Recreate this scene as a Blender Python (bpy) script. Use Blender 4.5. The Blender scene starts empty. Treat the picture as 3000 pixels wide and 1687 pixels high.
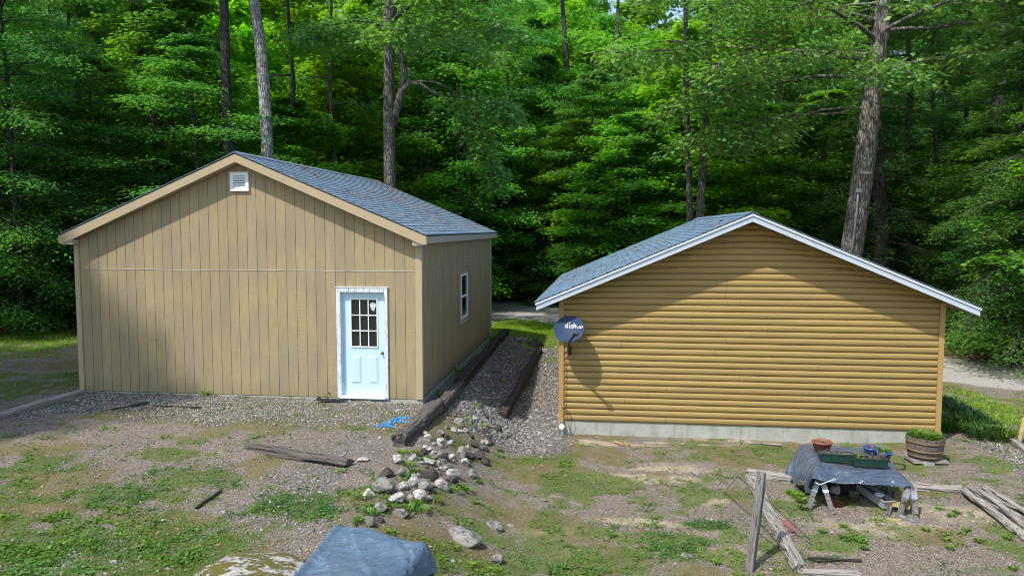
import bpy, math, random
import numpy as np
from mathutils import Vector, Matrix
random.seed(7); np.random.seed(7)
S = bpy.context.scene
COL = S.collection

# ------------------------------------------------------------------ camera, sky, sun
F, YAW, PIT, CZ = 2287.0, 0.1229, 0.0765, 3.40
cam_d = bpy.data.cameras.new('camera'); cam = bpy.data.objects.new('camera', cam_d); COL.objects.link(cam)
cam.location = (0, 0, CZ); cam.rotation_euler = (math.pi/2-PIT, 0, YAW)
cam_d.sensor_width = 36; cam_d.lens = F/3000*36; cam_d.clip_end = 2000; cam_d.clip_start = .05
S.camera = cam
SUNV = Vector((-.42, -.52, 1)).normalized()          # towards the sun
elev = math.asin(SUNV.z); azim = math.atan2(SUNV.x, SUNV.y)
W = bpy.data.worlds.new('World'); S.world = W; W.use_nodes = True
wn = W.node_tree.nodes; wl = W.node_tree.links
sky = wn.new('ShaderNodeTexSky'); sky.sky_type = 'NISHITA'; sky.sun_disc = False
sky.sun_elevation = elev; sky.sun_rotation = azim; sky.air_density = 1.0; sky.dust_density = 1.5
bg = wn['Background']; bg.inputs[1].default_value = 0.15
wl.new(sky.outputs[0], bg.inputs[0])
sd = bpy.data.lights.new('sun', 'SUN'); sd.energy = 3.1; sd.angle = math.radians(1.2); sd.color = (1, .96, .89)
sun = bpy.data.objects.new('sun', sd); COL.objects.link(sun)
sun.rotation_euler = SUNV.to_track_quat('Z', 'Y').to_euler()
S.view_settings.view_transform = 'Standard'; S.view_settings.look = 'None'
S.view_settings.exposure = 0.84; S.view_settings.gamma = 1
S.cycles.filter_width = 1.0; S.cycles.max_bounces = 8; S.cycles.transmission_bounces = 6; S.cycles.diffuse_bounces = 5; S.cycles.transparent_max_bounces = 4

# ------------------------------------------------------------------ picture <-> place
c_, s_ = math.cos(YAW), math.sin(YAW)
def ray(px, py):
    u, v = (px-1500)/F, (843.5-py)/F
    f = math.cos(PIT)+v*math.sin(PIT); up = v*math.cos(PIT)-math.sin(PIT)
    return Vector((u*c_-f*s_, u*s_+f*c_, up))
def P(px, py, z):
    r = ray(px, py); t = (z-CZ)/r.z
    return Vector((r.x*t, r.y*t, z))
def PY(px, py, y):
    r = ray(px, py); t = y/r.y
    return Vector((r.x*t, y, CZ+r.z*t))
def PX(px, py, x):
    r = ray(px, py); t = x/r.x
    return Vector((x, r.y*t, CZ+r.z*t))
def PD(px, py, D):
    r = ray(px, py); f = -r.x*s_+r.y*c_; t = D/f
    return Vector((r.x*t, r.y*t, CZ+r.z*t))
def sst(t):
    t = np.clip(t, 0, 1); return t*t*(3-2*t)
_g = np.random.RandomState(3).rand(256, 256)
def vn(x, y):
    xi = np.floor(x).astype(int); yi = np.floor(y).astype(int); fx = x-xi; fy = y-yi
    fx = fx*fx*(3-2*fx); fy = fy*fy*(3-2*fy)
    a = _g[xi % 256, yi % 256]; b = _g[(xi+1) % 256, yi % 256]; c = _g[xi % 256, (yi+1) % 256]; d = _g[(xi+1) % 256, (yi+1) % 256]
    return (a*(1-fx)+b*fx)*(1-fy)+(c*(1-fx)+d*fx)*fy
def fbm(x, y, o=4):
    x = np.asarray(x, float); y = np.asarray(y, float); r = 0; a = .5
    for k in range(o):
        r = r+a*vn(x+17.3*k, y+9.1*k); x = x*2.03; y = y*2.03; a *= .5
    return r/(1-.5**o)
def zg(x, y):
    x = np.asarray(x, float); y = np.asarray(y, float)
    hi = -.03-.07*sst((x+8)/4)*sst((y-8)/5)-.32*sst((13.2-y)/5.5)
    hi = hi-.1*sst((y-26)/10)
    lo = -.84-.12*sst((13-y)/5)+.08*sst((x-4)/3)*sst((y-13)/2)
    lo = lo+.52*sst((y-16)/10)*sst((9-x)/8)+.1*sst((y-20)/10)
    w = 1.75+.9*sst((13-y)/4)
    t = sst((x+3.35)/w)
    z = hi*(1-t)+lo*t
    z = z+.07*np.exp(-((x+4.9)**2/1.2+(y-14.55)**2/.35))
    dv = np.maximum(0, y-30)
    z = z+.012*dv*sst(dv/20)
    near = sst((40-y)/10)
    return z+(fbm(x*.8, y*.8)-.5)*.10*near*(1-np.exp(-((y-15)**2)/3)*.7)+(fbm(x*4, y*4, 3)-.5)*.03*near
def G(px, py, dz=0.):
    z = -.5
    for _ in range(12):
        p = P(px, py, z); z = float(zg(p.x, p.y))*.6+z*.4
    return Vector((p.x, p.y, float(zg(p.x, p.y))+dz))

# ------------------------------------------------------------------ object helpers
def tag(o, label=None, cat=None, group=None, kind=None):
    if label: o['label'] = label
    if cat: o['category'] = cat
    if group: o['group'] = group
    if kind: o['kind'] = kind
    return o
def empty(name, loc, rot=(0, 0, 0), label=None, cat=None, group=None):
    o = bpy.data.objects.new(name, None); COL.objects.link(o); o.location = loc; o.rotation_euler = rot
    o.empty_display_size = .2
    return tag(o, label, cat, group)
class MB:
    def __init__(s): s.v = []; s.f = []; s.sm = []
    def add(s, vs, fs, smooth=False):
        n = len(s.v); s.v += [tuple(v) for v in vs]; s.f += [tuple(i+n for i in f) for f in fs]; s.sm += [smooth]*len(fs); return s
    def box(s, x0, x1, y0, y1, z0, z1):
        return s.add([(x0, y0, z0), (x1, y0, z0), (x1, y1, z0), (x0, y1, z0), (x0, y0, z1), (x1, y0, z1), (x1, y1, z1), (x0, y1, z1)],
              [(0, 3, 2, 1), (4, 5, 6, 7), (0, 1, 5, 4), (1, 2, 6, 5), (2, 3, 7, 6), (3, 0, 4, 7)])
    def prism(s, poly, a0, a1, axis='y'):
        n = len(poly)
        area = sum(poly[i][0]*poly[(i+1) % n][1]-poly[(i+1) % n][0]*poly[i][1] for i in range(n))
        if area < 0: poly = poly[::-1]
        def mk(p, a): return (p[0], a, p[1]) if axis == 'y' else ((a, p[0], p[1]) if axis == 'x' else (p[0], p[1], a))
        vs = [mk(p, a0) for p in poly]+[mk(p, a1) for p in poly]
        fs = [tuple(range(n)), tuple(range(2*n-1, n-1, -1))]+[(i, i+n, (i+1) % n+n, (i+1) % n) for i in range(n)]
        if axis != 'y': fs = [f[::-1] for f in fs]
        return s.add(vs, fs)
    def tube(s, pts, rad, n=8, cap=True, smooth=True):
        pts = [Vector(p) for p in pts]; m = len(pts)
        if not hasattr(rad, '__len__'): rad = [rad]*m
        vs = []; ref = None
        for i, p in enumerate(pts):
            d = (pts[min(i+1, m-1)]-pts[max(i-1, 0)]).normalized()
            if ref is None: ref = Vector((0, 0, 1)) if abs(d.z) < .9 else Vector((1, 0, 0))
            a = d.cross(ref).normalized(); b = a.cross(d).normalized(); ref = b
            for k in range(n):
                t = 2*math.pi*k/n
                vs.append(p+(a*math.cos(t)+b*math.sin(t))*rad[i])
        fs = [(i*n+k, i*n+(k+1) % n, (i+1)*n+(k+1) % n, (i+1)*n+k) for i in range(m-1) for k in range(n)]
        if cap: fs += [tuple(range(n-1, -1, -1)), tuple(range((m-1)*n, m*n))]
        return s.add(vs, fs, smooth)
    def beam(s, p0, p1, w, h, up=(0, 0, 1)):
        p0 = Vector(p0); p1 = Vector(p1); d = (p1-p0).normalized(); a = d.cross(Vector(up)).normalized(); b = a.cross(d)
        vs = [p+a*(sx*w/2)+b*(sz*h/2) for p in (p0, p1) for sx, sz in ((-1, -1), (1, -1), (1, 1), (-1, 1))]
        return s.add(vs, [(0, 1, 2, 3), (7, 6, 5, 4), (0, 4, 5, 1), (1, 5, 6, 2), (2, 6, 7, 3), (3, 7, 4, 0)])
    def lathe(s, prof, n=24, c=(0, 0, 0), smooth=True, wob=None):
        m = len(prof); vs = []
        for r, z in prof:
            for k in range(n):
                t = 2*math.pi*k/n; vs.append((c[0]+r*math.cos(t), c[1]+r*math.sin(t), c[2]+z))
        fs = [(i*n+k, i*n+(k+1) % n, (i+1)*n+(k+1) % n, (i+1)*n+k) for i in range(m-1) for k in range(n)]
        return s.add(vs, fs, smooth)
    def build(s, name, mat, parent=None, loc=None, rot=None):
        me = bpy.data.meshes.new(name); me.from_pydata(s.v, [], s.f); me.materials.append(mat)
        me.polygons.foreach_set('use_smooth', s.sm); me.update()
        o = bpy.data.objects.new(name, me); COL.objects.link(o)
        if parent: o.parent = parent
        if loc is not None: o.location = loc
        if rot is not None: o.rotation_euler = rot
        return o
def npmesh(name, V, Fq, mat, attr=None, smooth=False, parent=None):
    """V (n,3), Fq (m,k) numpy -> object; attr: per-face floats 'rnd'"""
    me = bpy.data.meshes.new(name); m, k = Fq.shape
    me.vertices.add(len(V)); me.vertices.foreach_set('co', V.astype(np.float32).ravel())
    me.loops.add(m*k); me.loops.foreach_set('vertex_index', Fq.astype(np.int32).ravel())
    me.polygons.add(m); me.polygons.foreach_set('loop_start', (np.arange(m)*k).astype(np.int32))
    if smooth: me.polygons.foreach_set('use_smooth', np.ones(m, bool))
    if attr is not None:
        a = me.attributes.new('rnd', 'FLOAT', 'FACE'); a.data.foreach_set('value', attr.astype(np.float32))
    me.materials.append(mat); me.update(calc_edges=True); me.validate()
    o = bpy.data.objects.new(name, me); COL.objects.link(o)
    if parent: o.parent = parent
    return o
def dup(root, loc, rotz, scale, label=None, group=None):
    r = root.copy(); COL.objects.link(r); r.location = loc; r.rotation_euler = (0, 0, rotz); r.scale = scale
    if label: r['label'] = label
    if group: r['group'] = group
    for ch in list(root.children):
        c = ch.copy(); COL.objects.link(c); c.parent = r
    return r

# ------------------------------------------------------------------ materials
class NT:
    def __init__(s, name, rough=.8, spec=.3):
        s.m = bpy.data.materials.new(name); s.m.use_nodes = True; s.t = s.m.node_tree
        s.b = s.t.nodes['Principled BSDF']; s.b.inputs['Roughness'].default_value = rough
        s.b.inputs['Specular IOR Level'].default_value = spec
        tc = s.n('ShaderNodeTexCoord'); s.obj = tc.outputs['Object']; s.pos = s.n('ShaderNodeNewGeometry').outputs['Position']
    def n(s, t): return s.t.nodes.new(t)
    def set(s, node, key, val):
        if isinstance(val, bpy.types.NodeSocket): s.t.links.new(val, node.inputs[key])
        else: node.inputs[key].default_value = val
    def mp(s, vec, scale=(1, 1, 1), loc=(0, 0, 0), rot=(0, 0, 0)):
        n = s.n('ShaderNodeMapping'); s.set(n, 0, vec); n.inputs[1].default_value = loc; n.inputs[2].default_value = rot; n.inputs[3].default_value = scale; return n.outputs[0]
    def noise(s, vec, scale, det=4, rough=.55, dist=0):
        n = s.n('ShaderNodeTexNoise'); s.set(n, 'Vector', vec); n.inputs['Scale'].default_value = scale; n.inputs['Detail'].default_value = det
        n.inputs['Roughness'].default_value = rough; n.inputs['Distortion'].default_value = dist; return n.outputs[0]
    def voro(s, vec, scale, feat='F1', out=0):
        n = s.n('ShaderNodeTexVoronoi'); n.feature = feat; s.set(n, 'Vector', vec); n.inputs['Scale'].default_value = scale; return n.outputs[out]
    def ramp(s, fac, stops):
        n = s.n('ShaderNodeValToRGB'); s.set(n, 0, fac); e = n.color_ramp.elements
        while len(e) < len(stops): e.new(.5)
        for k, (p, col) in enumerate(stops):
            e[k].position = p; e[k].color = (*col, 1) if hasattr(col, '__len__') else (col, col, col, 1)
        return n.outputs[0]
    def mix(s, fac, a, b, mode='MIX'):
        n = s.n('ShaderNodeMix'); n.data_type = 'RGBA'; n.blend_type = mode; s.set(n, 0, fac)
        for k, v in ((6, a), (7, b)):
            if hasattr(v, '__len__') and not isinstance(v, bpy.types.NodeSocket): v = (*v, 1)[:4]
            s.set(n, k, v)
        return n.outputs[2]
    def math(s, op, a, b=0., clamp=False):
        n = s.n('ShaderNodeMath'); n.operation = op; n.use_clamp = clamp; s.set(n, 0, a); s.set(n, 1, b); return n.outputs[0]
    def attr(s, name, out=2):
        n = s.n('ShaderNodeAttribute'); n.attribute_name = name; return n.outputs[out]
    def sep(s, vec):
        n = s.n('ShaderNodeSeparateXYZ'); s.set(n, 0, vec); return n.outputs
    def comb(s, x, y, z):
        n = s.n('ShaderNodeCombineXYZ'); s.set(n, 0, x); s.set(n, 1, y); s.set(n, 2, z); return n.outputs[0]
    def color(s, c): s.set(s.b, 'Base Color', (*c, 1) if not isinstance(c, bpy.types.NodeSocket) else c); return s
    def bump(s, h, strength=.4, dist=.01):
        n = s.n('ShaderNodeBump'); s.set(n, 'Height', h); n.inputs['Strength'].default_value = strength; n.inputs['Distance'].default_value = dist
        s.t.links.new(n.outputs[0], s.b.inputs['Normal']); return s
    def rand(s): return s.n('ShaderNodeObjectInfo').outputs['Random']

def simple(name, c1, c2=None, scale=8, rough=.7, spec=.3, bump=.15, bscale=60, metal=0, stretch=(1, 1, 1)):
    t = NT(name, rough, spec); c2 = c2 or tuple(x*.75 for x in c1)
    v = t.mp(t.obj, stretch); t.color(t.mix(t.ramp(t.noise(v, scale, 6), [(.3, 0), (.7, 1)]), c1, c2))
    t.bump(t.noise(v, bscale, 5), bump, .01); t.b.inputs['Metallic'].default_value = metal
    return t.m

def siding_mat():
    t = NT('tan_siding', .75, .2)
    x, y, z = t.sep(t.obj)
    v = t.comb(t.math('ADD', x, y), 0., z)
    grain = t.noise(t.mp(v, (3, 1, 70)), 1, 5, .6)             # fine cross sawn lines
    vert = t.noise(t.mp(v, (26, 1, 2.2)), 1, 5, .6, .6)
    big = t.noise(t.mp(v, (2.2, 1, .8)), 1, 4)
    c = t.mix(t.ramp(vert, [(.35, 0), (.7, 1)]), (.385, .305, .165), (.29, .225, .12))
    c = t.mix(t.ramp(grain, [(.4, 0), (.75, .45)]), c, (.43, .355, .225))
    c = t.mix(t.ramp(big, [(.4, 0), (.65, .6)]), c, (.25, .215, .16))
    wn_ = t.n('ShaderNodeTexWhiteNoise'); wn_.noise_dimensions = '2D'; t.set(wn_, 0, t.comb(t.math('FLOOR', t.math('DIVIDE', t.math('ADD', t.math('ADD', x, y), 3.56), .2033)), t.math('GREATER_THAN', z, 2.55), 0.))
    c = t.mix(t.math('MULTIPLY', wn_.outputs[0], .28), c, (.23, .175, .095))
    nx = t.math('ABSOLUTE', t.math('SUBTRACT', t.math('FRACT', t.math('DIVIDE', t.math('ADD', t.math('ADD', x, y), 3.60), .4066)), .5)); nz = t.math('ABSOLUTE', t.math('SUBTRACT', t.math('FRACT', t.math('DIVIDE', z, .30)), .5))
    nail = t.math('MULTIPLY', t.math('LESS_THAN', nx, .012), t.math('LESS_THAN', nz, .018)); c = t.mix(t.math('MULTIPLY', nail, .7), c, (.12, .09, .06))
    spots = t.ramp(t.noise(t.mp(v, (3, 1, 14)), 1, 6, .7), [(.66, 0), (.74, .5)])
    c = t.mix(spots, c, (.25, .23, .2))
    # grime low on the boards
    gr = t.math('MULTIPLY', t.ramp(z, [(0., 1), (.35, 0)]), t.noise(t.mp(v, (8, 1, 3)), 1, 4), True)
    c = t.mix(t.math('MULTIPLY', gr, .55), c, (.13, .14, .07))
    t.color(c); t.bump(grain, .25, .004); return t.m
def trim_mat(name, c, dirt=(.25, .22, .18), amt=.4):
    t = NT(name, .6, .3)
    n = t.noise(t.mp(t.obj, (5, 5, 5)), 1, 8, .7)
    t.color(t.mix(t.math('MULTIPLY', t.ramp(n, [(.5, 0), (.72, 1)]), amt), c, dirt)); t.bump(n, .15, .003); return t.m
def peel_mat():
    t = NT('peeling_white_paint', .7, .2)
    n = t.noise(t.mp(t.obj, (70, 70, 6)), 1, 8, .75, .5)
    t.color(t.mix(t.ramp(n, [(.545, 0), (.585, 1)]), (.62, .66, .70), (.23, .19, .16))); t.bump(n, .4, .004); return t.m
def log_mat():
    t = NT('golden_log_siding', .55, .35)
    x, y, z = t.sep(t.obj)
    row = t.math('FLOOR', t.math('DIVIDE', z, .127))
    wn_ = t.n('ShaderNodeTexWhiteNoise'); wn_.noise_dimensions = '2D'
    seg = t.math('FLOOR', t.math('DIVIDE', t.math('ADD', t.math('ADD', x, t.math('MULTIPLY', row, 1.37)), y), 2.9))
    t.set(wn_, 0, t.comb(row, seg, 0.))
    v = t.comb(t.math('ADD', x, t.math('MULTIPLY', row, 3.1)), y, z)
    g = t.noise(t.mp(v, (1.3, 1.3, 45)), 1, 6, .65, .4)
    c = t.mix(t.ramp(g, [(.3, 0), (.75, 1)]), (.35, .245, .082), (.255, .168, .05))
    c = t.mix(t.math('MULTIPLY', wn_.outputs[0], .65), c, (.24, .165, .065))
    cr = t.ramp(t.noise(t.mp(v, (3.2, 3.2, 60)), 1, 5, .7, 1.), [(.70, 0), (.73, 1)])
    c = t.mix(t.math('MULTIPLY', cr, .7), c, (.15, .09, .04))
    dots = t.ramp(t.voro(t.mp(v, (2.2, 2.2, 7.87)), 1), [(.045, 1), (.06, 0)])
    c = t.mix(t.math('MULTIPLY', dots, .55), c, (.16, .08, .03))
    t.color(c); t.bump(g, .2, .004); return t.m
def shingle_mat(name, dx, base, dark, alt):
    t = NT(name, .85, .25)
    x, y, z = t.sep(t.obj)
    ax = t.math('DIVIDE', t.math('ABSOLUTE', x), dx)
    row = t.math('FLOOR', ax)
    yy = t.math('ADD', t.math('DIVIDE', y, .30), t.math('MULTIPLY', t.math('MODULO', row, 2.), .5))
    colm = t.math('FLOOR', yy)
    w = t.n('ShaderNodeTexWhiteNoise'); w.noise_dimensions = '2D'; t.set(w, 0, t.comb(row, colm, 0.))
    c = t.mix(w.outputs[0], base, alt); c = t.mix(t.ramp(t.noise(t.mp(t.obj, (7, 7, 7)), 1, 5, .7), [(.38, .75), (.55, 0)]), c, dark)
    sub = t.noise(t.mp(t.obj, (40, 40, 40)), 1, 4, .8)
    c = t.mix(t.ramp(sub, [(.35, .5), (.7, 0)]), c, dark)
    slot = t.math('LESS_THAN', t.math('FRACT', yy), .035)
    edge = t.math('GREATER_THAN', t.math('FRACT', ax), .93)
    c = t.mix(t.math('MULTIPLY', t.math('MAXIMUM', slot, edge), .5), c, (.02, .025, .035))
    big = t.noise(t.mp(t.obj, (.9, 1.6, 1)), 1, 5, .6)
    c = t.mix(t.ramp(big, [(.45, 0), (.7, .45)]), c, tuple(k*.6+.02 for k in base))
    ned = t.math('MULTIPLY', t.ramp(t.noise(t.mp(t.obj, (2, .55, 1)), 1, 6, .7, .8), [(.56, 0), (.66, 1)]), t.ramp(t.noise(t.mp(t.obj, (28, 18, 1)), 1, 4, .7), [(.48, 0), (.56, 1)]))
    c = t.mix(t.math('MULTIPLY', ned, .8), c, (.20, .11, .05))
    t.color(c); t.bump(sub, .5, .006); return t.m
def concrete_mat():
    t = NT('concrete', .85, .2)
    n = t.noise(t.mp(t.obj, (3, 3, 3)), 1, 8, .65); st = t.noise(t.mp(t.obj, (7, 7, 1.2)), 1, 5)
    c = t.mix(t.ramp(n, [(.35, 0), (.7, 1)]), (.40, .41, .35), (.27, .28, .24))
    c = t.mix(t.ramp(st, [(.55, 0), (.7, .6)]), c, (.2, .2, .17))
    x, y, z = t.sep(t.obj)
    c = t.mix(t.math('MULTIPLY', t.math('LESS_THAN', t.math('FRACT', t.math('DIVIDE', x, .61)), .018), t.ramp(t.noise(t.mp(t.obj, (3, 3, 45)), 1, 3), [(.50, 0), (.55, .6)])), c, (.14, .14, .12))
    t.color(c); t.bump(n, .3, .01); return t.m
def wood_mat(name, c1, c2, crack=(.04, .035, .03)):
    t = NT(name, .85, .2)
    r = t.rand(); v = t.comb(*[t.math('ADD', q, t.math('MULTIPLY', r, k)) for q, k in zip(t.sep(t.obj), (9., 5., 3.))])
    g = t.noise(t.mp(v, (1.5, 28, 28)), 1, 8, .7, .5); n = t.noise(t.mp(v, (2, 6, 6)), 1, 5)
    c = t.mix(t.ramp(g, [(.3, 0), (.7, 1)]), c1, c2)
    c = t.mix(t.ramp(n, [(.4, 0), (.75, .6)]), c, tuple(k*.6 for k in c1))
    cr = t.ramp(t.noise(t.mp(v, (1.1, 17, 17)), 1, 5, .7, 1.2), [(.34, 1), (.42, 0)])
    c = t.mix(cr, c, crack); c = t.mix(t.ramp(t.noise(t.mp(v, (2.5, 60, 60)), 1, 3, .6), [(.36, .8), (.46, 0)]), c, crack); t.color(c); t.bump(t.math('SUBTRACT', g, t.math('MULTIPLY', cr, .8)), .9, .02); return t.m
def bark_mat(name, c1, c2, lichen=(.35, .4, .33), lam=.3, s=1.):
    t = NT(name, .9, .15)
    v = t.mp(t.pos, (1, 1, .22)); f = t.voro(v, 16*s, 'DISTANCE_TO_EDGE'); n = t.noise(v, 24*s, 6, .7, .8)
    h = t.math('MULTIPLY', t.ramp(t.math('ADD', f, t.math('MULTIPLY', n, .22)), [(.10, 0), (.3, 1)]), 1.)
    c = t.mix(h, c2, c1); c = t.mix(t.math('MULTIPLY', t.ramp(t.noise(t.mp(t.pos, (1, 1, .7)), 5, 7, .75), [(.52, 0), (.6, 1)]), lam), c, lichen)
    t.color(c); t.bump(h, 1., .03); return t.m
def leaf_mat(name, c1, c2, c3, trans=.45, rough=.5):
    t = NT(name, rough, .35)
    r = t.attr('rnd'); ob = t.rand()
    big = t.noise(t.pos, .55, 3)
    c = t.mix(r, c1, c2); c = t.mix(t.ramp(big, [(.4, 0), (.62, .85)]), c, c3)
    hs = t.n('ShaderNodeHueSaturation'); t.set(hs, 'Color', c); t.set(hs, 'Value', t.math('ADD', .75, t.math('MULTIPLY', ob, .5)))
    t.set(hs, 'Hue', t.math('ADD', .488, t.math('MULTIPLY', ob, .02)))
    c = hs.outputs[0]; t.color(c)
    tr = t.n('ShaderNodeBsdfTranslucent'); c2_ = t.mix(1., c, (1.25, 1.3, .55), 'MULTIPLY'); t.set(tr, 0, c2_)
    mx = t.n('ShaderNodeMixShader'); mx.inputs[0].default_value = trans
    t.t.links.new(t.b.outputs[0], mx.inputs[1]); t.t.links.new(tr.outputs[0], mx.inputs[2])
    t.t.links.new(mx.outputs[0], t.t.nodes['Material Output'].inputs[0]); return t.m
def rock_mat(name, c1, c2, lich, lt=.56):
    t = NT(name, .85, .2)
    r = t.rand(); v = t.comb(*[t.math('ADD', q, t.math('MULTIPLY', r, k)) for q, k in zip(t.sep(t.obj), (19., 7., 3.))])
    n = t.noise(v, 1.6, 8, .75); m = t.noise(v, 7, 6, .8)
    c = t.mix(t.ramp(n, [(.44, 0), (.56, 1)]), c1, c2)
    c = t.mix(t.ramp(m, [(lt, 0), (lt+.05, .85)]), c, lich)
    c = t.mix(t.ramp(t.noise(v, 60, 3, .8), [(.4, .35), (.6, 0)]), c, tuple(k*.4 for k in c1))
    t.color(c); t.bump(t.math('ADD', n, t.math('MULTIPLY', m, .3)), .7, .03); return t.m
def tarp_mat(name, c1, c2, rough=.38):
    t = NT(name, rough, .6)
    n = t.noise(t.mp(t.obj, (2.5, 6, 4)), 1, 8, .7, 1.2); f = t.noise(t.obj, 90, 3)
    dirt = t.ramp(t.noise(t.obj, 26, 6, .8), [(.63, 0), (.67, .8)])
    c = t.mix(t.ramp(n, [(.35, 0), (.7, 1)]), c1, c2); c = t.mix(dirt, c, (.05, .035, .025))
    wv = t.n('ShaderNodeTexWave'); t.set(wv, 'Vector', t.mp(t.obj, (1, 1, 1), rot=(0, 0, .9))); wv.inputs['Scale'].default_value = 2.2; wv.inputs['Distortion'].default_value = 9; wv.inputs['Detail'].default_value = 3; wv.inputs['Detail Scale'].default_value = 1.3
    cr = t.ramp(wv.outputs[1], [(0, 0), (.5, .25), (.93, .55), (1, 1)])
    t.color(c); t.set(t.b, 'Roughness', t.ramp(n, [(.3, rough), (.7, rough+.2)]))
    t.bump(t.math('ADD', t.math('MULTIPLY', cr, .8), t.math('MULTIPLY', f, .05)), .6, .03); return t.m

M = {}
M['siding'] = siding_mat(); M['log'] = log_mat(); M['conc'] = concrete_mat()
M['tan_trim'] = trim_mat('tan_trim', (.40, .32, .20), (.30, .25, .18), .5)
M['tan_pale'] = trim_mat('pale_tan_trim', (.42, .37, .30), (.33, .29, .23), .5)
M['strip'] = trim_mat('pale_strip', (.6, .63, .66), (.3, .3, .3), .5)
M['tan_pale2'] = trim_mat('whitish_flashing', (.62, .60, .56), (.2, .17, .13), .9)
M['white'] = trim_mat('white_trim', (.44, .50, .56), (.3, .3, .3), .35)  # shade on the white boards is put into this blue grey
M['vinyl'] = trim_mat('white_vinyl', (.75, .78, .80), (.4, .4, .4), .2)
M['peel'] = peel_mat()
M['door'] = trim_mat('pale_blue_paint', (.50, .66, .74), (.4, .5, .55), .25)
M['brown_trim'] = trim_mat('golden_trim', (.36, .235, .085), (.28, .17, .06), .4)
M['shg'] = shingle_mat('blue_grey_shingles', .132, (.15, .235, .33), (.055, .085, .12), (.26, .34, .42))
M['shc'] = shingle_mat('teal_grey_shingles', .132, (.11, .20, .29), (.04, .07, .10), (.19, .30, .40))
M['roofedge'] = simple('dark_roof_edge', (.045, .04, .038), rough=.8)
M['metal'] = simple('galvanised_metal', (.5, .5, .5), (.3, .3, .3), rough=.45, metal=.6)
M['darkmetal'] = simple('dark_painted_metal', (.06, .06, .065), (.03, .03, .03), rough=.5)
M['black'] = simple('black_plastic', (.02, .02, .022), rough=.5)
M['brass'] = simple('aged_brass', (.30, .20, .07), (.12, .08, .04), rough=.35, metal=.8)
g = NT('dark_glass', .06, .8); g.color((.012, .016, .014)); g.bump(g.noise(g.obj, 3, 2), .03, .01); M['glass'] = g.m
M['tie'] = wood_mat('weathered_railway_tie', (.155, .138, .125), (.06, .052, .047), (.018, .015, .013))
M['tiedark'] = wood_mat('dark_railway_tie', (.075, .062, .055), (.04, .033, .03))
M['greywood'] = wood_mat('silver_grey_wood', (.38, .35, .31), (.22, .20, .18))
M['postwood'] = wood_mat('grey_post_wood', (.20, .19, .18), (.13, .12, .11))
M['bark_oak'] = bark_mat('oak_bark', (.23, .20, .17), (.055, .05, .045), (.36, .36, .31), .4, .8)
M['bark_dark'] = bark_mat('dark_bark', (.085, .075, .068), (.03, .027, .025), (.16, .19, .15), .3)
M['bark_pale'] = bark_mat('lichened_pale_bark', (.29, .27, .27), (.12, .11, .105), (.42, .50, .40), .85, 1.1)
M['bark_mid'] = bark_mat('grey_bark', (.15, .135, .12), (.05, .045, .04), (.24, .29, .2), .4)
M['twig'] = simple('grey_twigs', (.17, .15, .13), (.09, .08, .07), rough=.9)
M['deadtwig'] = simple('pale_dead_twigs', (.36, .34, .31), (.2, .19, .18), rough=.9)
M['lf_maple'] = leaf_mat('maple_leaves', (.075, .25, .045), (.13, .35, .055), (.19, .41, .035), .55)
M['lf_yellow'] = leaf_mat('bright_maple_leaves', (.13, .34, .02), (.19, .42, .02), (.26, .46, .03), .58)
M['lf_beech'] = leaf_mat('beech_leaves', (.055, .20, .06), (.10, .30, .085), (.13, .33, .05), .52)
M['lf_oak'] = leaf_mat('oak_leaves', (.10, .25, .075), (.17, .36, .11), (.21, .37, .07), .42, .42)
M['lf_hem'] = leaf_mat('hemlock_needles', (.045, .16, .05), (.09, .24, .055), (.15, .33, .045), .4)
M['grass'] = leaf_mat('grass_blades', (.09, .17, .022), (.18, .24, .045), (.13, .20, .02), .35)
M['drygrass'] = leaf_mat('dry_grass', (.30, .24, .12), (.22, .19, .09), (.17, .18, .06), .3)
M['weed'] = leaf_mat('weed_leaves', (.06, .165, .025), (.12, .24, .03), (.15, .25, .022), .35)
M['weedblue'] = leaf_mat('dark_weed_leaves', (.035, .13, .035), (.07, .19, .05), (.07, .17, .03), .3)
M['rock_l'] = rock_mat('pale_rock', (.54, .51, .47), (.20, .185, .17), (.07, .065, .06), .54)
M['rock_g'] = rock_mat('grey_rock', (.26, .25, .23), (.08, .076, .072), (.50, .49, .46), .57)
M['rock_d'] = rock_mat('dark_rock', (.055, .047, .045), (.085, .07, .065), (.25, .24, .22), .66)
M['tarp'] = tarp_mat('faded_blue_grey_tarp', (.06, .10, .15), (.10, .155, .22), .36)
M['tarp2'] = tarp_mat('silver_grey_tarp', (.045, .062, .09), (.09, .12, .165), .26)
M['terra'] = simple('terracotta_plastic', (.32, .10, .05), (.22, .07, .04), rough=.55)
M['planter'] = simple('dark_green_plastic', (.010, .045, .032), (.008, .03, .022), rough=.4, spec=.5)
M['bluepot'] = simple('blue_plastic', (.02, .10, .36), (.015, .07, .22), rough=.35, spec=.5)
M['bluecloth'] = simple('bright_blue_tarp_scrap', (.02, .28, .72), (.02, .2, .55), rough=.5)
M['soil'] = simple('dead_plant_litter', (.10, .065, .045), (.17, .12, .085), scale=50, rough=.95, bump=1)
M['grey_pl'] = simple('grey_plastic', (.36, .35, .34), (.25, .25, .24), rough=.5)
M['ply'] = simple('yellowed_plywood', (.36, .28, .12), (.25, .19, .08), rough=.7)
M['redbrick'] = simple('red_slate', (.25, .10, .085), (.18, .08, .07), rough=.8)
M['redcable'] = simple('orange_red_cable', (.65, .10, .035), rough=.5)
M['barrel'] = wood_mat('old_barrel_wood', (.20, .17, .15), (.12, .095, .08))
M['rust'] = simple('rusty_hoop', (.10, .08, .065), (.20, .12, .055), scale=6, rough=.7)
M['cinder'] = simple('concrete_block', (.38, .37, .34), rough=.9)
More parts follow.
